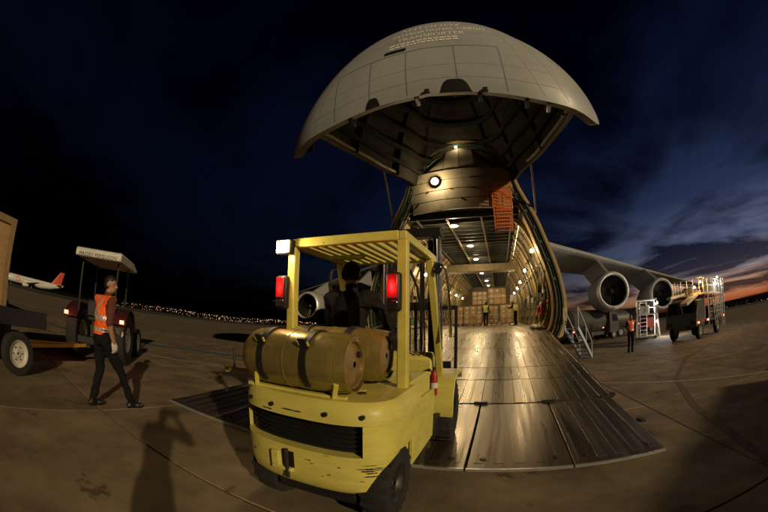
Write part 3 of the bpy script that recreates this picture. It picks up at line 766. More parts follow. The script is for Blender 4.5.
# crew steps beside the ramp: blue treads, white rails
st_ = MB(); a0, a1 = V(4.15, 9.6, 1.42), V(5.35, 11.7, .04)
stp = MB().beam(a0+V(-.25, .1, -.06), a1+V(-.25, .1, 0), .06, .16).beam(a0+V(.25, -.1, -.06), a1+V(.25, -.1, 0), .06, .16).build('crew_steps', M_bluep, ac); stp['label'] = 'blue crew steps with white handrails beside the ramp'
for q in range(7):
    c = a0+(a1-a0)*((q+.5)/7)
    R = Matrix.Rotation(-math.atan2(a1[1]-a0[1], a1[0]-a0[0])+math.pi/2, 3, 'Z').inverted()
    MB().box(c+V(0, 0, .01), (.52, .24, .035), R).build('tread', M_bluep, stp)
for d in (V(-.27, .11, 0), V(.27, -.11, 0)):
    MB().tube([a0+d, a0+d+V(0, 0, .7), a1+d+V(-.1, -.18, .7), a1+d], .022, 8).build('handrail', M_white, stp)
    mid = (a0+a1)/2+d; MB().tube([mid, mid+V(0, 0, .69)], .018, 8).build('handrail_post', M_white, stp)

# ================================================================== people
SKEL = dict(pelvis=(0, 0, .95), waist=(0, 0, 1.08), chest=(0, 0, 1.30), neck=(0, .0, 1.49), head=(0, .02, 1.64),
            shL=(-.19, 0, 1.42), elL=(-.25, -.02, 1.14), wrL=(-.25, .04, .90), shR=(.19, 0, 1.42), elR=(.25, -.02, 1.14), wrR=(.25, .04, .90),
            hiL=(-.095, 0, .92), knL=(-.10, .02, .50), anL=(-.10, -.02, .09), hiR=(.095, 0, .92), knR=(.10, .02, .50), anR=(.10, -.02, .09), toL=(0, 1, 0), toR=(0, 1, 0), look=(0, 1, 0),
            haL=(0, .25, -1), haR=(0, .25, -1))
def make_person(label, loc, az, pose=None, mats=None, vest=None, vox=.014, scale=1.0, curl=.5, group=None, hair=True, short=True, cap=None, name='person', sit=False):
    J = {k: V(*v) for k, v in SKEL.items()}
    for k, v in (pose or {}).items(): J[k] = V(*v)
    cols = dict(skin=M_skin, top=M_navy, bottom=M_navy, shoe=M_shoe, hand=M_skin, fore=M_skin if short else (mats or {}).get('top', M_navy))
    cols.update(mats or {})
    order = ['skin', 'top', 'bottom', 'shoe', 'hand', 'fore']
    mb = MB(); prims = []
    def cap_(a, b, ra, rb, lab, n=12):
        a = V(*a); b = V(*b); d = b-a; Ld = np.linalg.norm(d); d = d/Ld
        prof = [(-ra*math.cos(t), ra*math.sin(t)) for t in np.linspace(.05, math.pi/2, 4)] + [(Ld+rb*math.sin(t), rb*math.cos(t)) for t in np.linspace(0, math.pi/2-.05, 4)]
        mb.lathe(prof, a, d, n, True, True); prims.append((a, b, ra, rb, lab))
    def oval(pts, lab):     # stacked ellipses along the spine: (centre, half width, half depth)
        rr = []
        for c, w, d in pts: rr.append([V(*c)+V(w*math.cos(2*math.pi*i/20), d*math.sin(2*math.pi*i/20), 0) for i in range(20)])
        mb.loft(rr, True, True)
        for (c0, w0, d0), (c1, w1, d1) in zip(pts, pts[1:]): prims.append((V(*c0), V(*c1), d0*1.15, d1*1.15, lab))
    P, W_, C, NK = J['pelvis'], J['waist'], J['chest'], J['neck']
    tilt = NK-C
    oval([(P-V(0, 0, .10), .125, .09), (P, .165, .118), (P+(W_-P)*.6, .158, .112)], 'bottom')
    oval([(P+(W_-P)*.3, .162, .116), (W_, .152, .108), (W_*.5+C*.5, .165, .116), (C, .178, .122), (C*.5+NK*.5, .165, .105), (NK-tilt*.12, .095, .075)], 'top')
    cap_(NK-tilt*.2, J['head']-V(0, 0, .05), .056, .052, 'skin')
    H_ = J['head']; lk = J['look']/np.linalg.norm(J['look']); rt = np.cross(lk, V(0, 0, 1)); rt /= np.linalg.norm(rt); upv = np.cross(rt, lk)
    R = Matrix((tuple(rt), tuple(lk), tuple(upv))).transposed()
    def hp(x, y, z): return H_+rt*x+lk*y+upv*z
    mb.ell(hp(0, -.005, .02), (.075, .094, .098), 18, 12, R); prims.append((hp(0, -.03, .02), hp(0, .03, .02), .085, .085, 'skin'))
    mb.ell(hp(0, .025, -.055), (.056, .066, .062), 14, 10, R); prims.append((hp(0, 0, -.05), hp(0, .05, -.06), .06, .05, 'skin'))
    cap_(hp(0, .085, .012), hp(0, .108, -.026), .009, .015, 'skin', 8)                # nose
    cap_(hp(-.02, .083, -.066), hp(.02, .083, -.066), .010, .010, 'skin', 8)          # mouth
    cap_(hp(-.05, .073, .03), hp(.05, .073, .03), .012, .012, 'skin', 8)              # brow
    for sx in (-1, 1): mb.ell(hp(sx*.078, -.012, -.004), (.012, .024, .034), 8, 6, R); prims.append((hp(sx*.08, 0, -.02), hp(sx*.08, -.01, .02), .018, .018, 'skin'))
    for sd, sx in (('L', -1), ('R', 1)):
        sh, el, wr = J['sh'+sd], J['el'+sd], J['wr'+sd]
        cap_(NK*.35+sh*.65-V(0, 0, .01), sh, .062, .068, 'top'); cap_(sh, el, .064, .049, 'top')
        cap_(C+(sh-C)*.45, sh, .085, .07, 'top')
        cap_(el, wr, .045, .031, 'fore')
        if short: cap_(sh+(el-sh)*.1, sh+(el-sh)*.78, .068, .06, 'top')
        hd = J['ha'+sd]/np.linalg.norm(J['ha'+sd]); side = np.cross(hd, V(0, 1, 0) if abs(hd[1]) < .8 else V(0, 0, 1)); side /= np.linalg.norm(side); pn = np.cross(side, hd)
        # palm plane spanned by hd and pn (thumb forward), curl towards the body
        inward = side if (side@V(-sx, 0, 0)) > 0 else -side
        for q in range(4):
            off = (q-1.5)*.021
            base = wr+hd*.02+pn*off*.8; kn = wr+hd*.088+pn*off
            cap_(base, kn, .019, .013, 'hand', 8)
            l1, l2 = [.040, .045, .042, .034][q], [.034, .038, .036, .028][q]
            d1 = hd*math.cos(curl)+inward*math.sin(curl); d2 = hd*math.cos(curl*2.1)+inward*math.sin(curl*2.1)
            m1 = kn+d1*l1; cap_(kn, m1, .0125, .0112, 'hand', 8); cap_(m1, m1+d2*l2, .0112, .0095, 'hand', 8)
        tb = wr+hd*.035+pn*.026; tk = tb+pn*.03+hd*.032+inward*.012; cap_(tb, tk, .016, .0125, 'hand', 8); cap_(tk, tk+hd*.036+inward*.016, .012, .010, 'hand', 8)
        hi, kn, an = J['hi'+sd], J['kn'+sd], J['an'+sd]
        cap_(hi, kn, .098, .070, 'bottom'); cap_(kn, an+(kn-an)*.08, .069, .052, 'bottom'); cap_(kn+(hi-kn)*.05, an, .062, .058, 'bottom')
        td = J['to'+sd]/np.linalg.norm(J['to'+sd])
        cap_(an-td*.05-V(0, 0, .045), an+td*.15-V(0, 0, .052), .043, .040, 'shoe'); cap_(an-td*.04-V(0, 0, .045), an-V(0, 0, .0), .047, .048, 'shoe'); cap_(an+td*.10-V(0, 0, .045)+V(.02, 0, 0), an+td*.17-V(0, 0, .055), .042, .034, 'shoe')
    tmp = mb.build('tmp', M_skin, smooth=0)
    rm = tmp.modifiers.new('r', 'REMESH'); rm.mode = 'VOXEL'; rm.voxel_size = vox
    sm = tmp.modifiers.new('s', 'SMOOTH'); sm.factor = .5; sm.iterations = 2
    dg = bpy.context.evaluated_depsgraph_get(); ev = tmp.evaluated_get(dg)
    me = bpy.data.meshes.new_from_object(ev); bpy.data.objects.remove(tmp)
    nf = len(me.polygons); cen = np.zeros(nf*3); me.polygons.foreach_get('center', cen); cen = cen.reshape(-1, 3)
    best = np.full(nf, 9e9); lab = np.zeros(nf, int); torso = np.zeros(nf, bool)
    for i, (a, b, ra, rb, lb) in enumerate(prims):
        d = b-a; t = np.clip(((cen-a)@d)/(d@d), 0, 1); dist = np.linalg.norm(cen-a-t[:, None]*d, axis=1)-(ra+(rb-ra)*t)
        k = dist < best; best[k] = dist[k]; lab[k] = order.index(lb)
    me.materials.clear()
    for o_ in order: me.materials.append(cols[o_])
    me.polygons.foreach_set('material_index', lab)
    # cloth folds: push the vertices of clothed regions in and out
    nv = len(me.vertices); co = np.zeros(nv*3); me.vertices.foreach_get('co', co); co = co.reshape(-1, 3)
    no = np.zeros(nv*3); me.vertices.foreach_get('normal', no); no = no.reshape(-1, 3)
    lv = np.zeros(len(me.loops), np.int32); me.loops.foreach_get('vertex_index', lv)
    lt = np.zeros(nf, np.int32); me.polygons.foreach_get('loop_total', lt)
    cl = np.zeros(nv); cl[lv[np.repeat(np.isin(lab, (1, 2)), lt)]] = 1
    x_, y_, z_ = co.T; ph_ = float(loc[0])
    n1 = np.sin(x_*23+z_*17+ph_+2*np.sin(y_*19+z_*7))*np.sin(y_*21-z_*12+1.7*np.sin(x_*15+ph_))
    n2 = np.sin(z_*62+6*np.sin(x_*11+y_*9+ph_)+x_*20)*np.sin(x_*35+y_*41+z_*18)
    co = co+no*(cl*(n1*.007+n2*.0035))[:, None]
    me.vertices.foreach_set('co', co.ravel())
    me.update(); me.shade_smooth()
    root = thing(name, label, 'person', loc, az, group)
    body = bpy.data.objects.new('body', me); col.objects.link(body); body.parent = root
    root.scale = (scale,)*3
    no = np.zeros(len(me.vertices)*3); me.vertices.foreach_get('normal', no); no = no.reshape(-1, 3)
    co = np.zeros(len(me.vertices)*3); me.vertices.foreach_get('co', co); co = co.reshape(-1, 3)
    def shell(sel, off, nm, mlist, midx=None):
        fs = [tuple(me.polygons[i].vertices) for i in sel]; used = sorted({v for f in fs for v in f}); mp = {v: k for k, v in enumerate(used)}
        m2 = bpy.data.meshes.new(nm); m2.from_pydata([tuple(co[v]+no[v]*off) for v in used], [], [tuple(mp[v] for v in f) for f in fs]); m2.update(); m2.shade_smooth()
        for q in mlist: m2.materials.append(q)
        if midx is not None: m2.polygons.foreach_set('material_index', midx)
        o = bpy.data.objects.new(nm, m2); col.objects.link(o); o.parent = root
        sd = o.modifiers.new('solid', 'SOLIDIFY'); sd.thickness = .006; sd.offset = -1
        return o
    if hair:
        rel = cen-H_; hx, hy, hz = rel@rt, rel@lk, rel@upv
        near = np.linalg.norm(rel, axis=1) < .16
        hs = near & ((hz > .045-.0*hy) | ((hy < -.01) & (hz > -.055))) & ~((hy > .055) & (hz < .062)) & (np.abs(hx) < .079+.0*hz)
        shell(np.where(hs)[0], .009, 'cap' if cap else 'hair', [cap or M_hair])
    if vest:
        z0 = P[2]-.06
        sel = (lab == 1) & (cen[:, 2] > z0) & (cen[:, 2] < NK[2]-.015)
        dsh = np.minimum(np.linalg.norm(cen-(J['shL']+V(-.05, 0, -.03)), axis=1), np.linalg.norm(cen-(J['shR']+V(.05, 0, -.03)), axis=1))
        sel &= dsh > .085
        for sd in 'LR':   # nothing down the arms
            d = J['el'+sd]-J['sh'+sd]; t = np.clip(((cen-J['sh'+sd])@d)/(d@d), 0, 1); dist = np.linalg.norm(cen-J['sh'+sd]-t[:, None]*d, axis=1)
            sel &= ~((t > .22) & (dist < .082))
        idx = np.where(sel)[0]; c = cen[idx]; mi = np.zeros(len(idx), int)
        for zb in (W_[2]-.03, W_[2]+.12): mi[np.abs(c[:, 2]-zb) < .024] = 1
        up_ = c[:, 2] > W_[2]+.14
        x_ = c[:, 0]-C[0]; zz = c[:, 2]-(C[2]+.01)
        diag = (np.abs(np.abs(x_)-np.abs(zz)*.72) < .022) & up_ & (c[:, 1] < C[1])
        fr = (np.abs(np.abs(x_)-.095) < .024) & up_ & (c[:, 1] >= C[1])
        mi[diag | fr] = 1
        shell(idx, .014, 'vest', [vest, M_refl], mi)
    return root

# ================================================================== forklift
FX, FY, FAZ, FP = -.353, 2.47, .35, rad(2.5)
fk = thing('forklift', 'scuffed yellow forklift driving up the ramp, seen from behind', 'forklift', (FX, FY, 0), FAZ, pitch=FP)
def urear(v, hw=.595, d=.42): return -d*max(0, 1-(abs(v)/hw)**3.2)**(1/3.2)
HW = .595
def cwring(z, front, inset=0.0, ulim=None, d=.42):
    hw = HW-inset; vm = hw
    if ulim is not None: vm = hw*max(.01, 1-min(1, abs(ulim)/(d-inset))**3.2)**(1/3.2)
    pts = [(v, urear(v, hw, d-inset)) for v in vm*np.sin(np.linspace(-math.pi/2, math.pi/2, 29))]
    if ulim is not None: pts = [(-.33, front), (-.33, ulim+.06), (-vm, ulim+.005)]+pts[1:-1]+[(vm, ulim+.005), (.33, ulim+.06), (.33, front)]
    else: pts = [(-hw, front), (-hw, front-.01), (-hw, front-.02)]+pts[1:-1]+[(hw, front-.02), (hw, front-.01), (hw, front)]
    return [V(v, u, z) for v, u in pts]
cw = MB()
cw.loft([cwring(.34, .30, .05, -.34), cwring(.38, .30, .012, -.35), cwring(.45, .30, 0, -.345), cwring(.53, .30, 0, -.31), cwring(.59, .30, 0, -.25), cwring(.64, .30, 0, -.16)], True, True)
cw.loft([cwring(.855, .33), cwring(.93, .33, .004), cwring(.968, .33, .018), cwring(.995, .33, .05)], True, True)
def midpiece(v0, v1):
    a = [V(v, urear(v), .6405) for v in np.linspace(v0, v1, 7)] + [V(v1, .30, .6405), V(v0, .30, .6405)]
    cw.loft([a, [p+V(0, 0, .214) for p in a]], True, True)
midpiece(.42, .5945); midpiece(-.5945, -.55)
cwo = cw.build('counterweight', M_yel, fk, bevel=.008)
g = MB(); a = [V(v, urear(v, .55, .34), .645) for v in np.linspace(-.545, .43, 20)] + [V(.43, .2, .645), V(-.545, .2, .645)]
gr_ = g.loft([a, [p+V(0, 0, .205) for p in a]], True, True).build('radiator_grille', M_blk, fk)
for q in range(6):
    z = .665+.033*q
    m = MB(); m.loft([[V(v, urear(v, .565, .365), z), V(v, urear(v, .565, .365)+.05, z+.018), V(v, urear(v, .565, .365)+.05, z+.024), V(v, urear(v, .565, .365), z+.006)] for v in np.linspace(-.545, .415, 16)], True, True)
    m.build('louvre', M_blk, gr_)
# tow pin pocket
tp = MB().b2((-.215, -.445, .47), (-.15, -.40, .585)).b2((-.215, -.445, .445), (-.05, -.40, .472)).build('tow_bracket', M_yel, fk, bevel=.008)
MB().b2((-.135, -.425, .478), (-.04, -.405, .60)).build('tow_pocket', M_blk, fk)
MB().cyl((-.085, -.44, .40), (-.085, -.44, .62), .014, n=10).build('tow_pin', M_dmet, tp)
MB().b2((-.32, -.25, .18), (.32, .9, .40)).build('chassis', M_blk, fk, bevel=.02)
for v_ in (-.42, -.2, .2, .42):
    MB().cyl((v_, urear(v_)+.01, .915), (v_, urear(v_)-.012, .915), .016, n=8).build('bolt', M_dmet, cwo)
for sg in (-1, 1):
    MB().cyl((sg*.30, -.1, .99), (sg*.30, -.1, 1.003), .03, n=10).build('lifting_eye', M_dmet, cwo)
rs_ = random.Random(3); sc_ = MB()
def scuff(v0, v1, z, h, n=8):
    top, bot = [], []
    for v in np.linspace(v0, v1, n):
        a_ = h*rs_.uniform(.35, 1); b_ = h*rs_.uniform(.0, .5); u_ = urear(v)-.0025
        top.append(V(v, u_, z+a_)); bot.append(V(v, u_, z-b_))
    bot[0] = (top[0]+bot[0])/2; top[0] = bot[0]+V(0, 0, .0005); bot[-1] = (top[-1]+bot[-1])/2; top[-1] = bot[-1]+V(0, 0, .0005)
    sc_.loft([[a_, b_] for a_, b_ in zip(top, bot)], closed=False)
for k_ in range(16):
    z_ = rs_.choice((.47, .49, .52, .55, .56, .57, .62, .875, .90)); v_ = rs_.uniform(-.5, .48); l_ = rs_.choice((.02, .03, .05, .09, .16)); v_ = min(v_, .54-l_)
    if -.24 < v_ < -.02 and z_ < .61 or -.24 < v_+l_ < -.02 and z_ < .61: continue
    scuff(v_, v_+l_, z_, rs_.uniform(.003, .010))
for k_ in range(6): scuff(.38+rs_.uniform(0, .08), .48+rs_.uniform(0, .05), .50+rs_.uniform(0, .12), rs_.uniform(.003, .012))
so_ = sc_.build('scuff_marks', M_blk, cwo, smooth=0); so_['kind'] = 'stuff'
# hood, side panels, cowl
hd = MB().prism([(-.50, .335, .42), (-.50, .335, .97), (-.50, .42, 1.0), (-.50, 1.02, .99), (-.50, 1.08, .93), (-.50, 1.08, .42)], (1.0, 0, 0)).build('engine_hood', M_yel, fk, bevel=.015)
for sg in (-1, 1):
    x = sg*.505
    MB().prism([(x, .34, .30), (x, .34, .84), (x, 1.10, .80), (x, 1.10, .30)], (sg*.035, 0, 0)).build('side_panel', M_yel, fk, bevel=.008)
    MB().prism([(x+sg*.036, .40, .55), (x+sg*.036, .40, .80), (x+sg*.036, 1.06, .765), (x+sg*.036, 1.06, .55)], (sg*.012, 0, 0)).build('access_door', M_yel, fk, bevel=.006)
    MB().prism([(x, 1.10, .24), (x, 1.10, .46), (x, 1.50, .46), (x, 1.50, .24)], (sg*.05, 0, 0)).build('step', M_blk, fk, bevel=.01)
    # front fender arched over the drive wheel
    pts = [(1.40, .45), (1.42, .70), (1.52, .84), (1.75, .88), (2.05, .86), (2.12, .78)]
    m = MB(); m.loft([[V(sg*.40, u, z), V(sg*.69, u, z), V(sg*.69, u+.01, z-.045), V(sg*.40, u+.01, z-.045)] for u, z in pts], True, True)
    m.build('front_fender', M_yel, fk, bevel=.01)
MB().prism([(-.42, 1.48, .40), (-.42, 1.52, 1.05), (-.42, 1.62, 1.12), (-.42, 1.72, 1.05), (-.42, 1.78, .40)], (.84, 0, 0)).build('cowl', M_yel, fk, bevel=.02)
MB().b2((-.48, 1.08, .40), (.48, 1.49, .46)).build('floor_plate', M_blk, fk)
MB().b2((-.44, 1.78, .30), (.44, 1.98, .75)).build('front_axle', M_blk, fk)
# seat
sm_ = MB().b2((-.36, .50, 1.0), (.16, 1.0, 1.10)).build('seat', M_blk, fk, bevel=.04, seg=3)
MB().prism([(-.36, .42, 1.05), (-.36, .38, 1.34), (-.36, .45, 1.37), (-.36, .53, 1.10)], (.52, 0, 0)).build('backrest', M_blk, fk, bevel=.03, seg=3)
MB().tube([(.18, .5, 1.0), (.19, .45, 1.28), (.19, .75, 1.30), (.18, .85, 1.08)], .014, 8).build('hip_rail', M_blk, fk)
MB().cyl((-.1, 1.55, 1.0), (-.1, 1.38, 1.32), .025, n=10).build('steering_column', M_blk, fk)
c = V(-.1, 1.37, 1.33); ax = V(0, -.47, .88)
e1 = V(1, 0, 0); e2 = np.cross(ax, e1)
MB().tube([c+(e1*math.cos(a)+e2*math.sin(a))*.17 for a in np.linspace(0, 2*math.pi, 25)], .014, 8, False).build('steering_wheel', M_blk, fk)
for x in (.22, .28, .34): MB().tube([(x, 1.55, 1.08), (x, 1.52, 1.25)], .008, 6).build('lever', M_chrome, fk)
# wheels
def wheel(parent, x, y, z, r, w, rimm, sg, name='wheel', rimr=.55):
    prof = [(-w/2*.82, r*rimr), (-w/2, r*.80), (-w/2*.92, r*.95), (-w/2*.6, r), (w/2*.6, r), (w/2*.92, r*.95), (w/2, r*.80), (w/2*.82, r*rimr)]
    t = MB().lathe(prof, (x, y, z), (1, 0, 0), 36).build(name, M_rub, parent)
    MB().lathe([(-w/2*.7, .02), (-w/2*.7, r*rimr*.9), (-w/2*.8, r*rimr*1.02), (w/2*.8, r*rimr*1.02), (w/2*.7, r*rimr*.9), (w/2*.35, r*rimr*.75), (w/2*.35, .3*r*rimr), (w/2*.55, .25*r*rimr), (w/2*.55, .02)] if sg > 0 else [(w/2*.7, .02), (w/2*.7, r*rimr*.9), (w/2*.8, r*rimr*1.02), (-w/2*.8, r*rimr*1.02), (-w/2*.7, r*rimr*.9), (-w/2*.35, r*rimr*.75), (-w/2*.35, .3*r*rimr), (-w/2*.55, .25*r*rimr), (-w/2*.55, .02)], (x, y, z), (1, 0, 0), 24).build('rim', rimm, t)
    for k in range(6):
        a = 2*math.pi*k/6; MB().cyl((x+sg*w*.16, y+math.cos(a)*r*rimr*.5, z+math.sin(a)*r*rimr*.5), (x+sg*w*.24, y+math.cos(a)*r*rimr*.5, z+math.sin(a)*r*rimr*.5), r*.035, n=6).build('wheel_nut', M_dmet, t)
    return t
def lugs(parent, x, y, z, r, w, n):
    m = MB()
    for k in range(n):
        a = 2*math.pi*k/n
        for s in (-1, 1):
            b = a+s*.10; d0 = V(0, math.cos(a), math.sin(a)); d1 = V(0, math.cos(b), math.sin(b))
            m.beam(V(x, y, z)+d0*(r+.004), V(x+s*w*.46, y, z)+d1*(r-.004), .035, .02, tuple(d0))
    o = m.build('tread_lugs', M_rub, parent, smooth=0); o['kind'] = 'stuff'
for sg in (-1, 1):
    w_ = wheel(fk, sg*.45, 0, .29, .29, .20, M_dmet, sg); lugs(w_, sg*.45, 0, .29, .285, .20, 18)
    w_ = wheel(fk, sg*.54, 1.80, .355, .355, .25, M_dmet, sg); lugs(w_, sg*.54, 1.80, .355, .35, .25, 20)
# overhead guard
zt = 2.105
gd = MB()
for sg in (-1, 1):
    MB().beam((sg*.48, .225, .985), (sg*.48, .215, zt-.03), .075, .075, (1, 0, 0)).build('guard_rear_post', M_yel2, fk, bevel=.01)
    MB().beam((sg*.50, 1.60, .86), (sg*.485, 1.09, zt-.03), .06, .075, (1, 0, 0)).build('guard_front_post', M_yel2, fk, bevel=.01)
    MB().beam((sg*.485, .175, zt), (sg*.485, 1.30, zt-.004), .06, .07).build('guard_side_rail', M_yel2, fk, bevel=.01)
MB().beam((-.455, .205, zt+.002), (.455, .205, zt+.002), .06, .075).build('guard_rear_rail', M_yel2, fk, bevel=.01)
MB().beam((-.455, 1.27, zt-.002), (.455, 1.27, zt-.002), .05, .06).build('guard_front_rail', M_yel2, fk, bevel=.01)
for k in range(10):
    x = -.405+.09*k
    MB().beam((x, .235, zt-.01), (x, 1.245, zt-.01), .02, .045).build('guard_slat', M_yel2, fk)
MB().b2((-.40, .62, zt-.075), (-.02, .70, zt-.035)).build('hi_vis_bundle', M_hiy, fk, bevel=.015)
# tail lights on the rear posts
for sg, x in ((-1, -.545), (1, .425)):
    z = 1.70
    hs = MB().b2((x-.055, .13, z-.15), (x+.055, .20, z+.13)).build('tail_light', M_blk, fk, bevel=.02)
    MB().b2((x-.042, .112, z-.06), (x+.042, .1295, z+.115)).build('red_lens', M_redlens, hs, bevel=.012)
    MB().b2((x-.042, .114, z-.135), (x+.042, .1295, z-.07)).build('dark_lens', M_glass, hs, bevel=.01)
    point('tail_glow', (x, .06, z+.02), .6, (1, .04, .02), .04, fk)
# lit work lamp at the left rear corner
hs = MB().b2((-.615, .13, zt-.10), (-.455, .23, zt+.03)).build('work_lamp', M_blk, fk, bevel=.015)
MB().b2((-.605, .112, zt-.09), (-.465, .1295, zt+.02)).build('lamp_glass', M_lampglass, hs, bevel=.008)
point('work_light', (-.60, .02, zt-.06), 16, (1, .76, .42), .05, fk)
MB().tube([(-.5, .19, zt-.1), (-.48, .2, zt-.25), (-.47, .21, zt-.5)], .008, 6).build('lamp_cable', M_blk, hs)
# mast
mt = MB().b2((-.40, 2.14, .10), (-.31, 2.30, 2.62)).build('mast_channel', M_dmet, fk, bevel=.01)
MB().b2((.31, 2.14, .10), (.40, 2.30, 2.62)).build('mast_channel', M_dmet, fk, bevel=.01)
MB().b2((-.295, 2.20, .10), (-.225, 2.38, 2.52)).build('inner_channel', M_dmet, fk, bevel=.01)
MB().b2((.225, 2.20, .10), (.295, 2.38, 2.52)).build('inner_channel', M_dmet, fk, bevel=.01)
MB().b2((-.42, 2.13, 2.56), (.42, 2.32, 2.68)).build('mast_cross_head', M_blk, fk, bevel=.01)
MB().b2((-.40, 2.14, 1.60), (.40, 2.20, 1.70)).build('mast_cross_bar', M_blk, fk, bevel=.01)
MB().b2((-.40, 2.14, .40), (.40, 2.20, .60)).build('mast_cross_bar', M_blk, fk, bevel=.01)
for x in (-.36, -.02, .36):
    MB().cyl((x, 2.09, .4), (x, 2.09, 1.5), .045, n=16).build('lift_cylinder', M_dmet, fk)
    MB().cyl((x, 2.09, 1.5), (x, 2.09, 2.5), .05 if x < -.1 else .034, n=16).build('lift_ram', M_chrome, fk)
for x in (-.13, .13):
    MB().b2((x-.02, 2.22, .5), (x+.02, 2.235, 2.5)).build('lift_chain', M_dmet, fk)
for k, x in enumerate((-.2, -.17, .17, .2)):
    MB().tube([(x, 2.05, .5), (x+.02, 2.03, 1.2), (x, 2.05, 1.9), (x, 2.1, 2.45)], .012, 6).build('hydraulic_hose', M_blk, fk)
cg = MB().b2((-.50, 2.42, .38), (.50, 2.47, .50)).build('fork_carriage', M_blk, fk, bevel=.01)
MB().b2((-.50, 2.42, .80), (.50, 2.47, .90)).build('carriage_bar', M_blk, cg, bevel=.01)
for x in (-.56, -.28, 0, .28, .56):
    MB().b2((x-.02, 2.425, .50), (x+.02, 2.465, 1.62)).build('backrest_bar', M_blk, cg)
MB().b2((-.58, 2.425, 1.60), (.58, 2.465, 1.66)).build('backrest_bar', M_blk, cg)
for sg in (-1, 1):
    MB().prism([(sg*.3-.06, 2.47, .90), (sg*.3-.06, 2.47, .30), (sg*.3-.06, 3.55, .31), (sg*.3-.06, 3.55, .325), (sg*.3-.06, 2.52, .35), (sg*.3-.06, 2.52, .90)], (.12, 0, 0)).build('fork', M_blk, cg)
# bent grab pipes and mirror at the front posts
for sg in (-1, 1):
    MB().tube([(sg*.50, 1.12, 2.02), (sg*.60, 1.14, 2.02), (sg*.64, 1.16, 1.98), (sg*.66, 1.22, 1.60), (sg*.66, 1.3, 1.3)], .014, 8).build('grab_pipe', M_chrome, fk)
    if sg > 0: MB().ell((sg*.56, 1.10, 1.98), (.05, .02, .06), 14, 8).build('mirror', M_glass, fk)
MB().tube([(.52, .26, 1.85), (.51, .5, 1.75), (.51, .62, 1.55)], .01, 6).build('grab_handle', M_blk, fk)
# cradle of the gas cylinders
for y in (-.30, .02):
    for x in (-.42, .20):
        MB().beam((x, y, 1.0), (x+.04, y-.05, 1.10), .03, .03).build('cradle_arm', M_yel2, fk)
MB().b2((-.5, -.31, .985), (.28, -.27, 1.01)).build('cradle_bar', M_yel2, fk)
MB().b2((-.5, .33, .985), (.28, .37, 1.03)).build('cradle_bar', M_yel2, fk)
MB().b2((-.5, -.02, .97), (.28, .02, 1.0)).build('cradle_bar', M_yel2, fk)
def gas_cylinder(u, z, v0, v1, label, r=.20):
    o = thing('gas_cylinder', label, 'gas cylinder', (FX, FY, 0), FAZ, 'gas cylinders strapped on the forklift', FP)
    c = V(v0, u, z)
    Lc = v1-v0
    prof = [(.0, .02), (.004, r*.30), (.018, r*.58), (.045, r*.80), (.085, r*.94), (.13, r), (Lc*.5-.006, r), (Lc*.5-.004, r+.004), (Lc*.5+.004, r+.004), (Lc*.5+.006, r), (Lc-.11, r), (Lc-.07, r*.975), (Lc-.035, r*.92), (Lc-.01, r*.84), (Lc, r*.78), (Lc-.005, r*.73), (Lc-.03, r*.71)]
    MB().lathe(prof, c, (1, 0, 0), 44).build('shell', M_brass, o)
    MB().lathe([(Lc-.03, r*.71), (Lc-.012, r*.55), (Lc-.004, r*.3), (Lc-.002, .02)], c, (1, 0, 0), 32).build('end_dome', M_brassend, o)
    m = MB(); e = V(v1, u, z)
    m.loft([[e+V(x, math.sin(a)*q, math.cos(a)*q) for x, q in ((-.055, r*.965), (.012, r*.90), (.014, r*.86), (-.05, r*.90))] for a in np.linspace(2.4, 6.6, 30)], True, True)
    m.build('collar', M_brass, o)
    MB().cyl((v1-.02, u+.05, z+.06), (v1+.02, u+.05, z+.06), .02, n=10).build('valve', M_dmet, o)
    for x in (v0+.24, v1-.26):
        m = MB(); m.loft([[V(x-.022, u, z)+V(0, math.sin(a), math.cos(a))*(r+.002), V(x+.022, u, z)+V(0, math.sin(a), math.cos(a))*(r+.002), V(x+.022, u, z)+V(0, math.sin(a), math.cos(a))*(r+.012), V(x-.022, u, z)+V(0, math.sin(a), math.cos(a))*(r+.012)] for a in np.linspace(-2.4, 2.4, 28)], True, True)
        sp = m.build('strap', M_blk, o)
        b = V(x, u-math.sin(1.0)*(r+.018), z+math.cos(1.0)*(r+.018))
        R_ = Matrix.Rotation(.6, 3, 'X')
        MB().box(b, (.06, .02, .11), R_).build('buckle', M_dmet, sp, bevel=.004)
        MB().box(b+V(.0, -.012, .012), (.075, .012, .03), R_).build('buckle_bar', M_yel2, sp)
    return o
gas_cylinder(-.19, 1.205, -.56, .29, 'olive gas cylinder strapped nearest the camera on the forklift')
gas_cylinder(.215, 1.225, -.50, .36, 'copper-lit gas cylinder strapped behind the other, next to the driver')
ex = thing('fire_extinguisher', 'small red fire extinguisher clipped beside the forklift front post', 'fire extinguisher', (FX, FY, 0), FAZ, pitch=FP)
MB().lathe([(0, .02), (0, .042), (.21, .042), (.25, .032), (.28, .016)], (.47, 1.42, .66), (0, 0, 1), 18, True, True).build('bottle', M_redp, ex)
MB().lathe([(.08, .0432), (.14, .0432)], (.47, 1.42, .66), (0, 0, 1), 18).build('paper_label', M_white, ex)
MB().b2((.458, 1.40, .94), (.482, 1.46, .968)).build('valve_head', M_blk, ex); MB().tube([(.47, 1.46, .96), (.47, 1.5, .9), (.47, 1.49, .7)], .01, 6).build('hose', M_blk, ex)

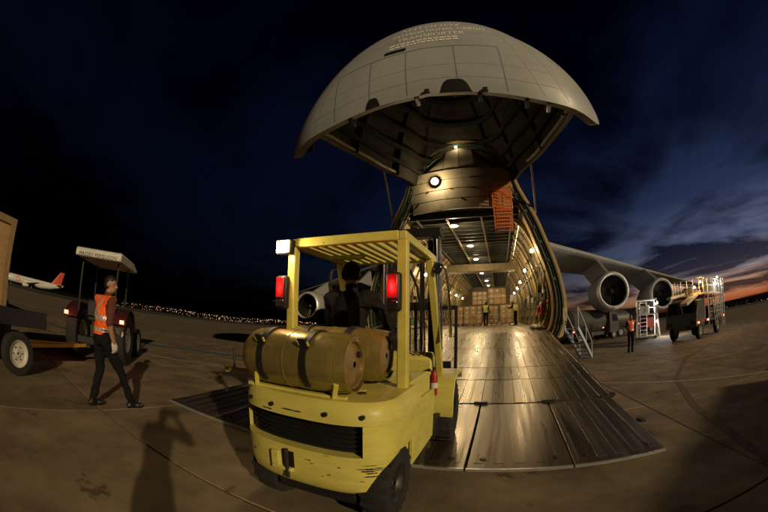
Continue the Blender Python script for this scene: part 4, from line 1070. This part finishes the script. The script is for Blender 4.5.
# ================================================================== people in the picture
fkM = Matrix.Translation((FX, FY, 0)) @ Matrix.Rotation(-FAZ, 4, 'Z') @ Matrix.Rotation(FP, 4, 'X')
dl = fkM @ Vector((-.20, .66, .14))
make_person('forklift driver in a dark jacket and cap, sitting with his back to us', dl, FAZ,
            dict(pelvis=(0, 0, 1.0), waist=(0, .0, 1.13), chest=(0, .03, 1.36), neck=(0, .06, 1.55), head=(-.02, .08, 1.69), look=(-.15, 1, -.05),
                 shL=(-.21, .05, 1.47), elL=(-.30, .22, 1.25), wrL=(-.14, .48, 1.20), shR=(.21, .05, 1.47), elR=(.32, .20, 1.24), wrR=(.16, .46, 1.18), haL=(.2, 1, .1), haR=(0, 1, .0),
                 hiL=(-.10, .0, .97), knL=(-.16, .44, 1.0), anL=(-.15, .62, .45), hiR=(.10, .0, .97), knR=(.16, .44, 1.0), anR=(.15, .62, .45)),
            dict(top=M_jacket, bottom=M_navy, fore=M_jacket), vox=.011, short=False, cap=M_navy, curl=.9, scale=1.05)
make_person('man walking in orange safety vest with silver stripes and dark trousers', (-3.62, 3.26, 0), rad(14),
            dict(pelvis=(0, .0, .945), waist=(0, .01, 1.075), chest=(0, .03, 1.30), neck=(0, .06, 1.49), head=(.01, .085, 1.635), look=(.75, .65, -.02),
                 shL=(-.19, .02, 1.42), elL=(-.26, .12, 1.17), wrL=(-.22, .34, 1.05), haL=(0, .8, -.4),
                 shR=(.19, .03, 1.42), elR=(.26, -.03, 1.15), wrR=(.25, .06, .92), haR=(0, .2, -1),
                 hiL=(-.09, 0, .92), knL=(-.10, .02, .50), anL=(-.11, -.13, .10), hiR=(.09, 0, .92), knR=(.11, .26, .52), anR=(.12, .42, .09), toL=(-.1, 1, -.05), toR=(.15, 1, 0)),
            dict(top=M_maroon, bottom=M_navy, hand=M_glove), vest=M_hiv, vox=.0085, scale=1.025, curl=.45)
make_person('ground worker in an orange vest and dark trousers standing right of the ramp', (11.2, 12.25, 0), rad(200),
            dict(elR=(.28, .02, 1.15), wrR=(.20, .18, 1.02), haR=(-.3, 1, 0)), dict(top=M_navy, bottom=M_navy), vest=M_hiv, vox=.015, scale=.98, short=False)
def on_floor(t, u):
    q = Q(t, u, 0); a = -AZ; return (ORI[0]+q[0]*math.cos(a)-q[1]*math.sin(a), ORI[1]+q[0]*math.sin(a)+q[1]*math.cos(a), q[2])
make_person('loader in a lime vest standing before the cartons in the hold', on_floor(.38, 11.2), AZ+rad(10),
            dict(elL=(-.27, .1, 1.16), wrL=(-.2, .28, 1.2), haL=(0, 1, .3)), dict(top=M_navy, bottom=M_navy), vest=M_hiy, vox=.016, scale=.99, short=False)
make_person('loader in a lime vest bending by the right wall of the hold', on_floor(2.55, 10.6), AZ+rad(-60),
            dict(chest=(0, .12, 1.27), neck=(0, .2, 1.43), head=(0, .25, 1.56), shL=(-.19, .16, 1.38), shR=(.19, .16, 1.38), elL=(-.24, .32, 1.2), wrL=(-.16, .5, 1.28), elR=(.25, .3, 1.2), wrR=(.18, .5, 1.28), haL=(0, 1, .2), haR=(0, 1, .2)),
            dict(top=M_navy, bottom=M_navy), vest=M_hiy, vox=.016, scale=1.0, short=False)
ph = make_person('photographer in dark clothes whose shadow falls at lower left, raising a camera', (-.16, -.42, 0), rad(-4),
            dict(elR=(.43, .02, 1.36), wrR=(.13, .14, 1.60), haR=(-.5, .3, 1), elL=(-.27, .10, 1.24), wrL=(-.10, .18, 1.52), haL=(.4, .3, 1)), dict(top=M_jacket, bottom=M_navy), vox=.014, scale=1.0, short=False)
cmr = thing('photo_camera', 'black camera held up by the photographer', 'camera', (-.10, -.22, 1.62), rad(-4))
MB().b2((-.07, -.04, -.05), (.07, .03, .05)).build('camera_body', M_blk, cmr, bevel=.01); MB().cyl((0, .03, 0), (0, .13, 0), .035, n=18).build('lens', M_blk, cmr)

# ================================================================== cargo in the hold
def carton(t, u, w, sx, sy, sz, label, pale=False, rot=0.0):
    p = on_floor(t, u); o = thing('carton_pallet', label, 'cartons', (p[0], p[1], p[2]+w), AZ+rot, 'cartons stacked in the hold')
    nx, nz = max(2, round(sx/.42)), max(2, round((sz-.13)/.36)); bx_, bz_ = sx/nx, (sz-.13)/nz
    for i in range(nx):
        for k in range(nz):
            dy = random.uniform(0, .03); g_ = random.uniform(.003, .008)
            MB().b2((-sx/2+i*bx_+g_, -sy/2+dy, .13+k*bz_+.002), (-sx/2+(i+1)*bx_-g_, sy/2, .13+(k+1)*bz_-.003)).build('box', (M_card2 if random.random() < (.7 if pale else .3) else M_card), o, bevel=.012)
            if random.random() < .5: MB().b2((-sx/2+(i+.3)*bx_, -sy/2+dy-.004, .13+(k+.35)*bz_), (-sx/2+(i+.75)*bx_, -sy/2+dy-.001, .13+(k+.75)*bz_)).build('paper_label', M_tape, o)
    if w < .05:
        for x in (-sx*.4, 0, sx*.4): MB().b2((x-.05, -sy/2+.01, 0), (x+.05, sy/2-.01, .10)).build('pallet_block', M_wood, o)
        MB().b2((-sx/2, -sy/2-.01, .10), (sx/2, sy/2+.01, .129)).build('pallet_board', M_wood, o)
    MB().b2((-sx/2-.004, -sy/2-.004, sz*.52), (sx/2+.004, sy/2+.004, sz*.52+.05)).build('strap', M_tape, o)
    for x in (-sx*.33, sx*.33): MB().b2((x-.015, -sy/2-.008, .13), (x+.015, -sy/2-.0045, sz)).build('wrap_fold', M_tape, o)
carton(-1.80, 12.5, 0, .86, 1.1, 1.42, 'narrow pallet of cartons, leftmost in the front row of the hold', True)
carton(-.62, 12.5, 0, 1.38, 1.2, 1.45, 'wide pallet of cartons, second from left in the front row', False)
carton(.75, 12.9, 0, 1.1, 1.2, 1.45, 'pallet of cartons just behind the lime-vested loader', False)
carton(2.15, 12.5, 0, 1.40, 1.2, 1.50, 'wide pallet of pale cartons, rightmost in the front row of the hold', True)
carton(-.15, 13.2, 1.46, 1.12, 1.1, 1.12, 'block of pale cartons on top of the stack, left of the tallest block', True)
carton(1.22, 13.4, 1.47, 1.38, 1.1, 1.36, 'tallest block of cartons on top of the stack in the hold', False)
carton(2.55, 14.0, 1.51, .60, .8, .85, 'small block of cartons on top at the right end of the stack', True)
sp_ = on_floor(3.0, .75)
sk_ = MB()
for i in range(9):
    sk_.ell((random.uniform(-.22, .22), random.uniform(-.15, .15), .09+random.uniform(0, .08)), (random.uniform(.13, .24), random.uniform(.1, .2), random.uniform(.08, .13)), 14, 8)
so = sk_.build('sack', M_sack); rm = so.modifiers.new('r', 'REMESH'); rm.mode = 'VOXEL'; rm.voxel_size = .02; s2 = so.modifiers.new('s', 'SMOOTH'); s2.iterations = 4
so.location = sp_; tag(so, 'slumped white sack at the top right of the ramp', 'sack')

# ================================================================== left: tractor, dolly, crate
def tractor():
    o = thing('tractor', 'dark farm-type tow tractor with white canopy behind the walking man', 'tractor', (-6.76, 6.01, 0), rad(-30))
    for sg in (-1, 1):
        w = wheel(o, sg*.68, 0, .62, .62, .34, M_rimw, sg, rimr=.5); lugs(w, sg*.68, 0, .62, .61, .34, 22)
    fw = []
    for sg in (-1, 1):
        wheel(o, sg*.62, 1.95, .42, .42, .24, M_rimw, sg, rimr=.62)
    MB().b2((-.30, .45, .55), (.30, 2.35, .95)).build('engine_block', M_blk, o, bevel=.03)
    hb = MB().prism([(-.30, .75, .9), (-.30, .75, 1.32), (-.30, 2.2, 1.22), (-.30, 2.42, 1.10), (-.30, 2.42, .75), (-.30, 2.2, .72)], (.60, 0, 0)).build('bonnet', M_tractor, o, bevel=.05, seg=3)
    MB().b2((-.24, 2.42, .78), (.24, 2.44, 1.08)).build('front_grille', M_grey, o)
    MB().b2((-.22, 2.42, .45), (.22, 2.72, .74)).build('front_weight', M_grey, o, bevel=.02)
    MB().b2((-.6, 1.88, .38), (.6, 2.02, .50)).build('front_axle', M_blk, o)
    for sg in (-1, 1):
        m = MB(); m.loft([[V(sg*.50, .62*1.12*math.cos(a), .62+.62*1.12*math.sin(a)), V(sg*.88, .62*1.12*math.cos(a), .62+.62*1.12*math.sin(a)), V(sg*.88, .62*1.17*math.cos(a), .62+.62*1.17*math.sin(a)), V(sg*.50, .62*1.17*math.cos(a), .62+.62*1.17*math.sin(a))] for a in np.linspace(.25, 2.6, 14)], True, True)
        fd = m.build('mudguard', M_tractor, o)
        MB().b2((sg*.80-.05, -.70, 1.02), (sg*.80+.05, -.66, 1.10)).build('tail_light', M_redsmall, fd)
        MB().tube([(sg*.52, -.45, 1.1), (sg*.52, -.45, 2.38)], .03, 8).build('canopy_post', M_blk, o)
        MB().tube([(sg*.50, .78, 1.2), (sg*.50, .72, 2.38)], .03, 8).build('canopy_post', M_blk, o)
    MB().b2((-.26, -.42, .95), (.26, .1, 1.08)).build('seat', M_blk, o, bevel=.04); MB().b2((-.26, -.48, 1.05), (.26, -.38, 1.45)).build('backrest', M_blk, o, bevel=.04)
    MB().tube([(0, .75, 1.25), (0, .55, 1.45)], .02, 8).build('steering_column', M_blk, o)
    MB().tube([(.19*math.cos(a), .54+.1*math.sin(a), 1.46+.15*math.sin(a)) for a in np.linspace(0, 2*math.pi, 20)], .014, 6, False).build('steering_wheel', M_blk, o)
    cp = MB().prism([(-.66, -.80, 2.38), (-.66, -.80, 2.54), (-.66, -.74, 2.58), (-.66, .75, 2.58), (-.66, 1.22, 2.46), (-.66, 1.30, 2.38)], (1.32, 0, 0)).build('canopy', M_roofw, o, bevel=.03)
    vs, fs = text_mesh('MASSEY FERGUSON', .115, 1.1)
    for vs_, fs_ in islands(vs, fs): MB().add([(a, -.812, 2.40+b) for a, b, c in vs_], fs_).build('letter', M_black_txt, cp, smooth=0)
    MB().tube([(.22, 1.7, 1.2), (.22, 1.7, 1.75), (.22, 1.64, 1.85)], .035, 10).build('exhaust', M_dmet, o)
    MB().b2((-.4, -.75, .45), (.4, -.45, .60)).build('hitch', M_blk, o); MB().beam((0, -.6, .42), (0, -1.0, .42), .1, .06).build('hitch_bar', M_blk, o)
tractor()
dl_ = thing('cargo_dolly', 'black flat cargo dolly with white wheel rims and orange drawbar at left edge', 'dolly', (-6.32, 2.02, 0), rad(-1))
for sg in (-1, 1):
    wheel(dl_, sg*.78, 1.0-.35, .355, .355, .22, M_rimw, sg, rimr=.62); wheel(dl_, sg*.78, -1.55, .355, .355, .22, M_rimw, sg, rimr=.62)
MB().b2((-.95, -2.3, .86), (.95, 1.25, 1.0)).build('deck', M_blk, dl_, bevel=.02)
for y in (.65, -1.55): MB().b2((-.7, y-.06, .32), (.7, y+.06, .44)).build('axle', M_blk, dl_); MB().b2((-.3, y-.1, .44), (.3, y+.1, .86)).build('axle_stand', M_blk, dl_)
for x in (-.97, .97): MB().b2((x-.03, -2.3, .80), (x+.03, 1.25, 1.06)).build('side_rail', M_blk, dl_, bevel=.01)
MB().beam((-.28, .85, .40), (-.03, 2.9, .42), .08, .07).beam((.28, .85, .40), (.03, 2.9, .42), .08, .07).build('drawbar', M_bar, dl_)
MB().beam((0, 2.8, .42), (0, 3.2, .42), .10, .06).build('drawbar_eye', M_bar, dl_)
crt = thing('crate', 'tall plywood crate standing on the dolly at the left edge', 'crate', (-6.32, 2.02, 1.0), rad(-1))
MB().b2((-.85, -2.1, .03), (.85, .30, 1.35)).build('box', M_crate, crt, bevel=.01)
for y in (-2.1, -1.3, -.5, .28):
    for x in (-.87, .87): MB().b2((x-.015, y-.06, .03), (x+.015, y+.06, 1.35)).build('batten', M_wood, crt)
for z in (.03, 1.25):
    MB().b2((-.85, .3005, z), (.85, .33, z+.1)).build('batten', M_wood, crt)
    for x in (-.875, .875): MB().b2((x-.012, -2.0, z), (x+.012, .25, z+.1)).build('batten', M_wood, crt)
for k in range(3): MB().b2((-.85, -1.9+1.1*k, 0), (.85, -1.75+1.1*k, .03)).build('skid', M_wood, crt)
# low yellow chock left of the ramp
ck = thing('towbar', 'yellow aircraft towbar lying on the apron left of the ramp', 'towbar', (-3.75, 7.85, 0), rad(80))
MB().beam((0, -.1, .22), (0, 2.6, .22), .09, .09).build('tube', M_bar, ck)
MB().beam((-.35, .05, .22), (.35, .05, .22), .08, .08).build('head', M_yel2, ck)
MB().tube([(0, .15, .25), (0, .12, .75)], .025, 8).build('handle', M_blk, ck)
for sg in (-1, 1):
    MB().lathe([(-.04, .02), (-.04, .13), (-.03, .15), (.03, .15), (.04, .13), (.04, .02)], (sg*.25, 1.2, .15), (1, 0, 0), 18).build('wheel', M_rub, ck)
MB().beam((-.25, 1.2, .17), (.25, 1.2, .17), .05, .05).build('axle', M_blk, ck)

# ================================================================== far left: parked airliner
al = thing('airliner', 'white airliner with orange ring emblem and red tail parked far left', 'airliner', (-168, 91, 0), rad(-61-90))
fus = [(-.5, .02, 3.6), (0, .5, 3.62), (.8, 1.15, 3.75), (2, 1.65, 3.9), (4, 1.98, 4.0), (6, 2.0, 4.0), (25, 2.0, 4.0), (30, 1.7, 4.25), (35, 1.0, 4.8), (38.5, .25, 5.2)]
MB().loft([[V(r*math.cos(2*math.pi*i/24), 19-y, z+r*math.sin(2*math.pi*i/24)) for i in range(24)] for y, r, z in fus], True, True).build('fuselage', M_air, al)
MB().loft([[V(b, 19-a0-a, z) for a, b in foil(c, .1)] for a0, z, c in ((30.5, 5.6, 6.5), (36, 12.2, 2.6))], True, True).build('tail_fin', M_airtail, al)
for sg in (-1, 1):
    MB().loft([[V(sg*t, 19-le-a, z+b) for a, b in foil(c, .11)] for t, le, z, c in ((1.5, 13, 3.0, 7.5), (6, 16, 3.4, 4.4), (17, 22.5, 4.4, 1.6))], True, True).build('wing', M_air, al)
    MB().loft([[V(sg*t, 19-le-a, z+b) for a, b in foil(c, .1)] for t, le, z, c in ((.5, 33, 5.3, 4), (6.5, 37, 5.8, 1.6))], True, True).build('tailplane', M_air, al)
    MB().lathe([(0, .85), (.1, .95), (1.5, 1.0), (3, .8), (3.8, .5), (3.8, .1)], (sg*5.2, 19-12.6, 2.1), (0, -1, 0), 20, True).build('engine', M_air, al)
    for y in (18.2,): MB().lathe([(-.2, .3), (-.2, .5), (-.12, .55), (.12, .55), (.2, .5), (.2, .3)], (sg*2.8, 19-y, .55), (1, 0, 0), 16, True, True).build('main_wheel', M_rub, al); MB().beam((sg*2.8, 19-y, .5), (sg*2.4, 19-y, 3), .25, .25).build('gear_leg', M_grey, al)
    # ring emblem on each side and the cabin windows
    for cy, cz, R0 in ((9.2, 4.2, 1.25), (10.5, 4.0, .85)):
        m = MB(); pts = []
        for a in np.linspace(0, 2*math.pi, 25):
            row = []
            for q in (R0, R0*.72):
                y, z = cy+q*math.cos(a), cz+q*math.sin(a); dz = max(-1.98, min(1.98, z-4.0)); row.append(V(sg*(math.sqrt(4-dz*dz)+.02), 19-y, z))
            pts.append(row)
        m.loft(pts, closed=False).build('emblem_ring', M_orange, al)
MB().lathe([(-.15, .2), (-.15, .35), (.15, .35), (.15, .2)], (0, 19-4.6, .35), (1, 0, 0), 14, True, True).build('nose_wheel', M_rub, al); MB().beam((0, 19-4.6, .3), (0, 19-4.6, 2.4), .18, .18).build('nose_leg', M_grey, al)
MB().loft([[V(x, 19-y, z) for x, y, z in ((-1.2, 2.2, 4.55), (1.2, 2.2, 4.55))], [V(x, 19-y, z) for x, y, z in ((-.9, 2.55, 5.2), (.9, 2.55, 5.2))]], closed=False).build('cockpit_window', M_glass, al)
for sg in (-1, 1):
    for k in range(24): 
        if 4 <= k <= 6: continue
        MB().b2((sg*1.955, 19-6.3-.85*k-.15, 4.35), (sg*1.975, 19-6.3-.85*k+.15, 4.75)).build('cabin_window', M_glass, al)
# ================================================================== right: service vehicles
def rung_ladder(parent, p0, p1, w, n, m_, axis=(1, 0, 0)):
    ax = V(*axis); a = MB().tube([V(*p0)-ax*w/2, V(*p1)-ax*w/2], .03, 8).tube([V(*p0)+ax*w/2, V(*p1)+ax*w/2], .03, 8).build('ladder', m_, parent)
    for k in range(n):
        c = V(*p0)+(V(*p1)-V(*p0))*((k+.7)/n); MB().tube([c-ax*w/2, c+ax*w/2], .022, 6).build('rung', m_, a)
    return a
tk = thing('service_truck', 'lit service truck with raised railed platform, ladders and amber beacons', 'truck', (18.3, 13.0, 0), rad(-103))
for y in (-1.7, 1.9):
    for sg in (-1, 1): wheel(tk, sg*.92, y, .48, .48, .28, M_grey, sg)
MB().b2((-.45, -2.8, .55), (.45, 2.9, .85)).build('chassis', M_truckd, tk)
cb = MB().prism([(-1.1, 1.3, .7), (-1.1, 1.3, 2.15), (-1.1, 2.35, 2.1), (-1.1, 2.75, 1.45), (-1.1, 2.85, .7)], (2.2, 0, 0)).build('cab', M_truckd, tk, bevel=.05)
MB().add([(-1.0, 2.40, 2.03), (1.0, 2.40, 2.03), (1.0, 2.77, 1.45), (-1.0, 2.77, 1.45)], [(0, 1, 2, 3)]).build('windscreen', M_glass, cb)
for sg in (-1, 1): MB().b2((sg*.8-.14, 2.85, .85), (sg*.8+.14, 2.9, 1.05)).build('headlight', M_glass, cb)
MB().b2((-1.15, -2.8, .86), (1.15, 1.2, 1.0)).build('bed', M_truckd, tk, bevel=.02)
for x in (-1.0, 1.0):
    for y in (-2.6, -1.3, 0, 1.1): MB().b2((x-.05, y-.05, 1.0), (x+.05, y+.05, 2.35)).build('frame_post', M_rail, tk)
for y in (-2.4, -1.5, -.7): MB().b2((-.9, y-.3, 1.0), (.9, y+.3, 1.62)).build('equipment_locker', M_truckd, tk, bevel=.03)
pf = MB().b2((-1.2, -2.8, 2.35), (1.2, 1.6, 2.47)).build('platform', M_truckw, tk, bevel=.02)
MB().b2((-1.21, -2.75, 2.26), (1.21, 1.5, 2.345)).build('red_band', M_redp, tk)
for x in (-1.15, 1.15):
    for y in np.linspace(-2.7, 1.5, 6): MB().tube([(x, y, 2.47), (x, y, 3.25)], .025, 6).build('rail_post', M_rail, pf)
    for z in (2.85, 3.25): MB().tube([(x, -2.7, z), (x, 1.5, z)], .025, 6).build('handrail', M_rail, pf)
for z in (2.85, 3.25): MB().tube([(-1.15, -2.7, z), (1.15, -2.7, z)], .025, 6).build('handrail', M_rail, pf)
MB().b2((-.9, -2.2, 2.47), (-.1, -1.2, 3.1)).build('control_cabinet', M_truckw, pf, bevel=.03); MB().b2((.1, -.6, 2.47), (.9, .5, 2.95)).build('hose_reel', M_grey, pf, bevel=.1)
MB().beam((-.6, 1.2, 2.55), (-.6, 3.6, 1.9), .5, .14).build('conveyor_arm', M_truckw, tk); MB().beam((.5, 1.2, 2.55), (.5, 3.4, 2.35), .3, .14).build('boom', M_truckw, tk)
rung_ladder(tk, (-1.3, -2.35, .35), (-1.3, -2.35, 3.3), .5, 9, M_rail, (0, 1, 0))
rung_ladder(tk, (-1.3, -.6, .5), (-1.25, -.1, 2.4), .45, 6, M_rail, (0, 1, 0))
MB().tube([(-1.25, .9, .6), (-1.22, .9, 2.4)], .03, 8).build('handrail', M_rail, tk)
for p in ((-1.22, -2.75, 1.0), (-1.22, 1.0, .95), (-1.17, 2.6, .9)): MB().ell(p, (.055, .055, .055), 12, 8).build('marker_lamp', M_redsmall, tk)
for p, pw_ in (((-.9, 1.35, 3.05), 35), ((-.75, 2.1, 2.75), 40), ((-.9, -2.45, 3.42), 20)):
    b = MB().cyl(V(*p)-V(0, 0, .12), V(*p)-V(0, 0, .03), .07, n=12).build('beacon_base', M_blk, tk); MB().ell(p, (.07, .07, .085), 14, 10).build('beacon', M_amber, b)
    point('beacon_light', V(*p)+V(-.2, 0, .12), pw_, (1, .5, .12), .06, tk)
for p in ((-1.0, -1.75, 3.0), (-1.0, -1.35, 2.95)): MB().ell(p, (.06, .06, .06), 12, 8).build('platform_lamp', M_coolamp, tk)
point('platform_light', (-1.7, -1.0, 3.3), 60, (1, .93, .8), .1, tk)
for y in np.linspace(-2.6, -.4, 7):
    MB().tube([(-1.22, y, 1.0), (-1.22, y, 3.25)], .02, 6).build('cage_bar', M_rail, tk)
for z in (1.35, 1.75, 2.1, 3.05): MB().tube([(-1.22, -2.65, z), (-1.22, .9, z)], .022, 6).build('cage_rail', M_rail, tk)
for x in np.linspace(-.9, .9, 5): MB().tube([(x, 1.62, 2.5), (x, 1.62, 3.3)], .02, 6).build('cage_bar', M_rail, tk)
MB().tube([(-1.15, 1.62, 3.3), (1.15, 1.62, 3.3)], .025, 6).build('handrail', M_rail, tk)
# lit maintenance stand beside it
ms_ = thing('maintenance_stand', 'brightly lit white steel work stand between the engine and the truck', 'work stand', (19.4, 19.2, 0), rad(-50))
for x in (-.8, .8):
    for y in (-.8, .8): MB().b2((x-.04, y-.04, .12), (x+.04, y+.04, 2.9)).build('post', M_white, ms_)
MB().b2((-.86, -.86, 1.75), (.86, .86, 1.83)).build('platform', M_white, ms_); MB().b2((-.9, -.9, .12), (.9, .9, .2)).build('base', M_grey, ms_)
for z in (2.3, 2.85):
    for a, b in (((-.8, -.8), (.8, -.8)), ((.8, -.8), (.8, .8)), ((.8, .8), (-.8, .8)), ((-.8, .8), (-.8, -.8))): MB().tube([(*a, z), (*b, z)], .03, 6).build('handrail', M_white, ms_)
rung_ladder(ms_, (0, -1.15, .1), (0, -.9, 1.8), .6, 7, M_white)
rung_ladder(ms_, (.95, .2, .1), (.88, .2, 2.8), .6, 9, M_white, (0, 1, 0))
for x in (-.7, .7):
    for y in (-.7, .7): MB().lathe([(-.05, .02), (-.05, .11), (.05, .11), (.05, .02)], (x, y, .115), (1, 0, 0), 14).build('castor', M_rub, ms_)
for x, z in ((-.45, 2.55), (.2, 2.5), (.1, 1.2)): MB().ell((x, -.9, z), (.09, .05, .09), 14, 8).build('lamp', M_coolamp, ms_)
MB().b2((-.5, -.2, 1.83), (.4, .5, 2.45)).build('power_pack', M_white, ms_, bevel=.04)
point('stand_light', (-.1, -1.2, 2.45), 260, (1, .95, .85), .12, ms_); point('stand_light', (.1, -1.6, 1.1), 120, (1, .95, .85), .12, ms_)
# dark tankers parked under the wing
def tanker(loc, az, label, cabm):
    o = thing('fuel_truck', label, 'truck', loc, az, 'fuel trucks parked under the wing')
    MB().lathe([(0, .3), (.05, .75), (.25, .98), (5.2, .98), (5.4, .75), (5.45, .3)], (0, -3.6, 1.75), (0, 1, 0), 24, True, True).build('tank', M_truckd, o)
    MB().b2((-.45, -3.5, .5), (.45, 3.8, .8)).build('chassis', M_truckd, o)
    cb = MB().prism([(-1.1, 2.1, .6), (-1.1, 2.1, 2.5), (-1.1, 3.4, 2.45), (-1.1, 3.85, 1.6), (-1.1, 3.95, .6)], (2.2, 0, 0)).build('cab', cabm, o, bevel=.06)
    for sg in (-1, 1):
        MB().prism([(sg*1.105, 2.5, 1.6), (sg*1.105, 2.5, 2.25), (sg*1.105, 3.3, 2.2), (sg*1.105, 3.6, 1.6)], (sg*.01, 0, 0)).build('window', M_glass, cb)
        for y in (-2.6, -1.5, 2.9): wheel(o, sg*.95, y, .48, .48, .28, M_grey, sg)
        MB().ell((sg*1.0, -3.55, .95), (.06, .04, .05), 10, 6).build('tail_lamp', M_redsmall, o)
    MB().ell((.99, 1.0, 1.1), (.03, .06, .05), 10, 6).build('side_lamp', M_redsmall, o)
tanker((17.5, 25.0, 0), rad(70), 'dark fuel truck under the wing, nearest the crew steps', M_truckd)
tanker((24.5, 27.5, 0), rad(95), 'dark red fuel truck under the wing, half behind the work stand', M_redp)
# ================================================================== behind the camera: unseen container, added to cast the shadow at lower right
cn = thing('shadow_caster', 'unseen grey container added behind the camera to cast the lower right shadow', 'container', (8.4, -5.1, 0), rad(66))
MB().b2((-1.1, -2.5, .35), (1.1, 2.5, 2.55)).build('box', M_grey, cn, bevel=.02); MB().b2((-1.15, -2.55, .22), (1.15, 2.55, .345)).build('base', M_dmet, cn)
for y in np.linspace(-2.2, 2.2, 9):
    for x in (-1.1, 1.1): MB().b2((x-.02, y-.06, .4), (x+.02, y+.06, 2.5)).build('wall_rib', M_grey, cn)
for sg in (-1, 1):
    for y in (-1.8, 1.8): MB().lathe([(-.08, .02), (-.08, .11), (.08, .11), (.08, .02)], (sg*.9, y, .11), (1, 0, 0), 14).build('castor', M_rub, cn)
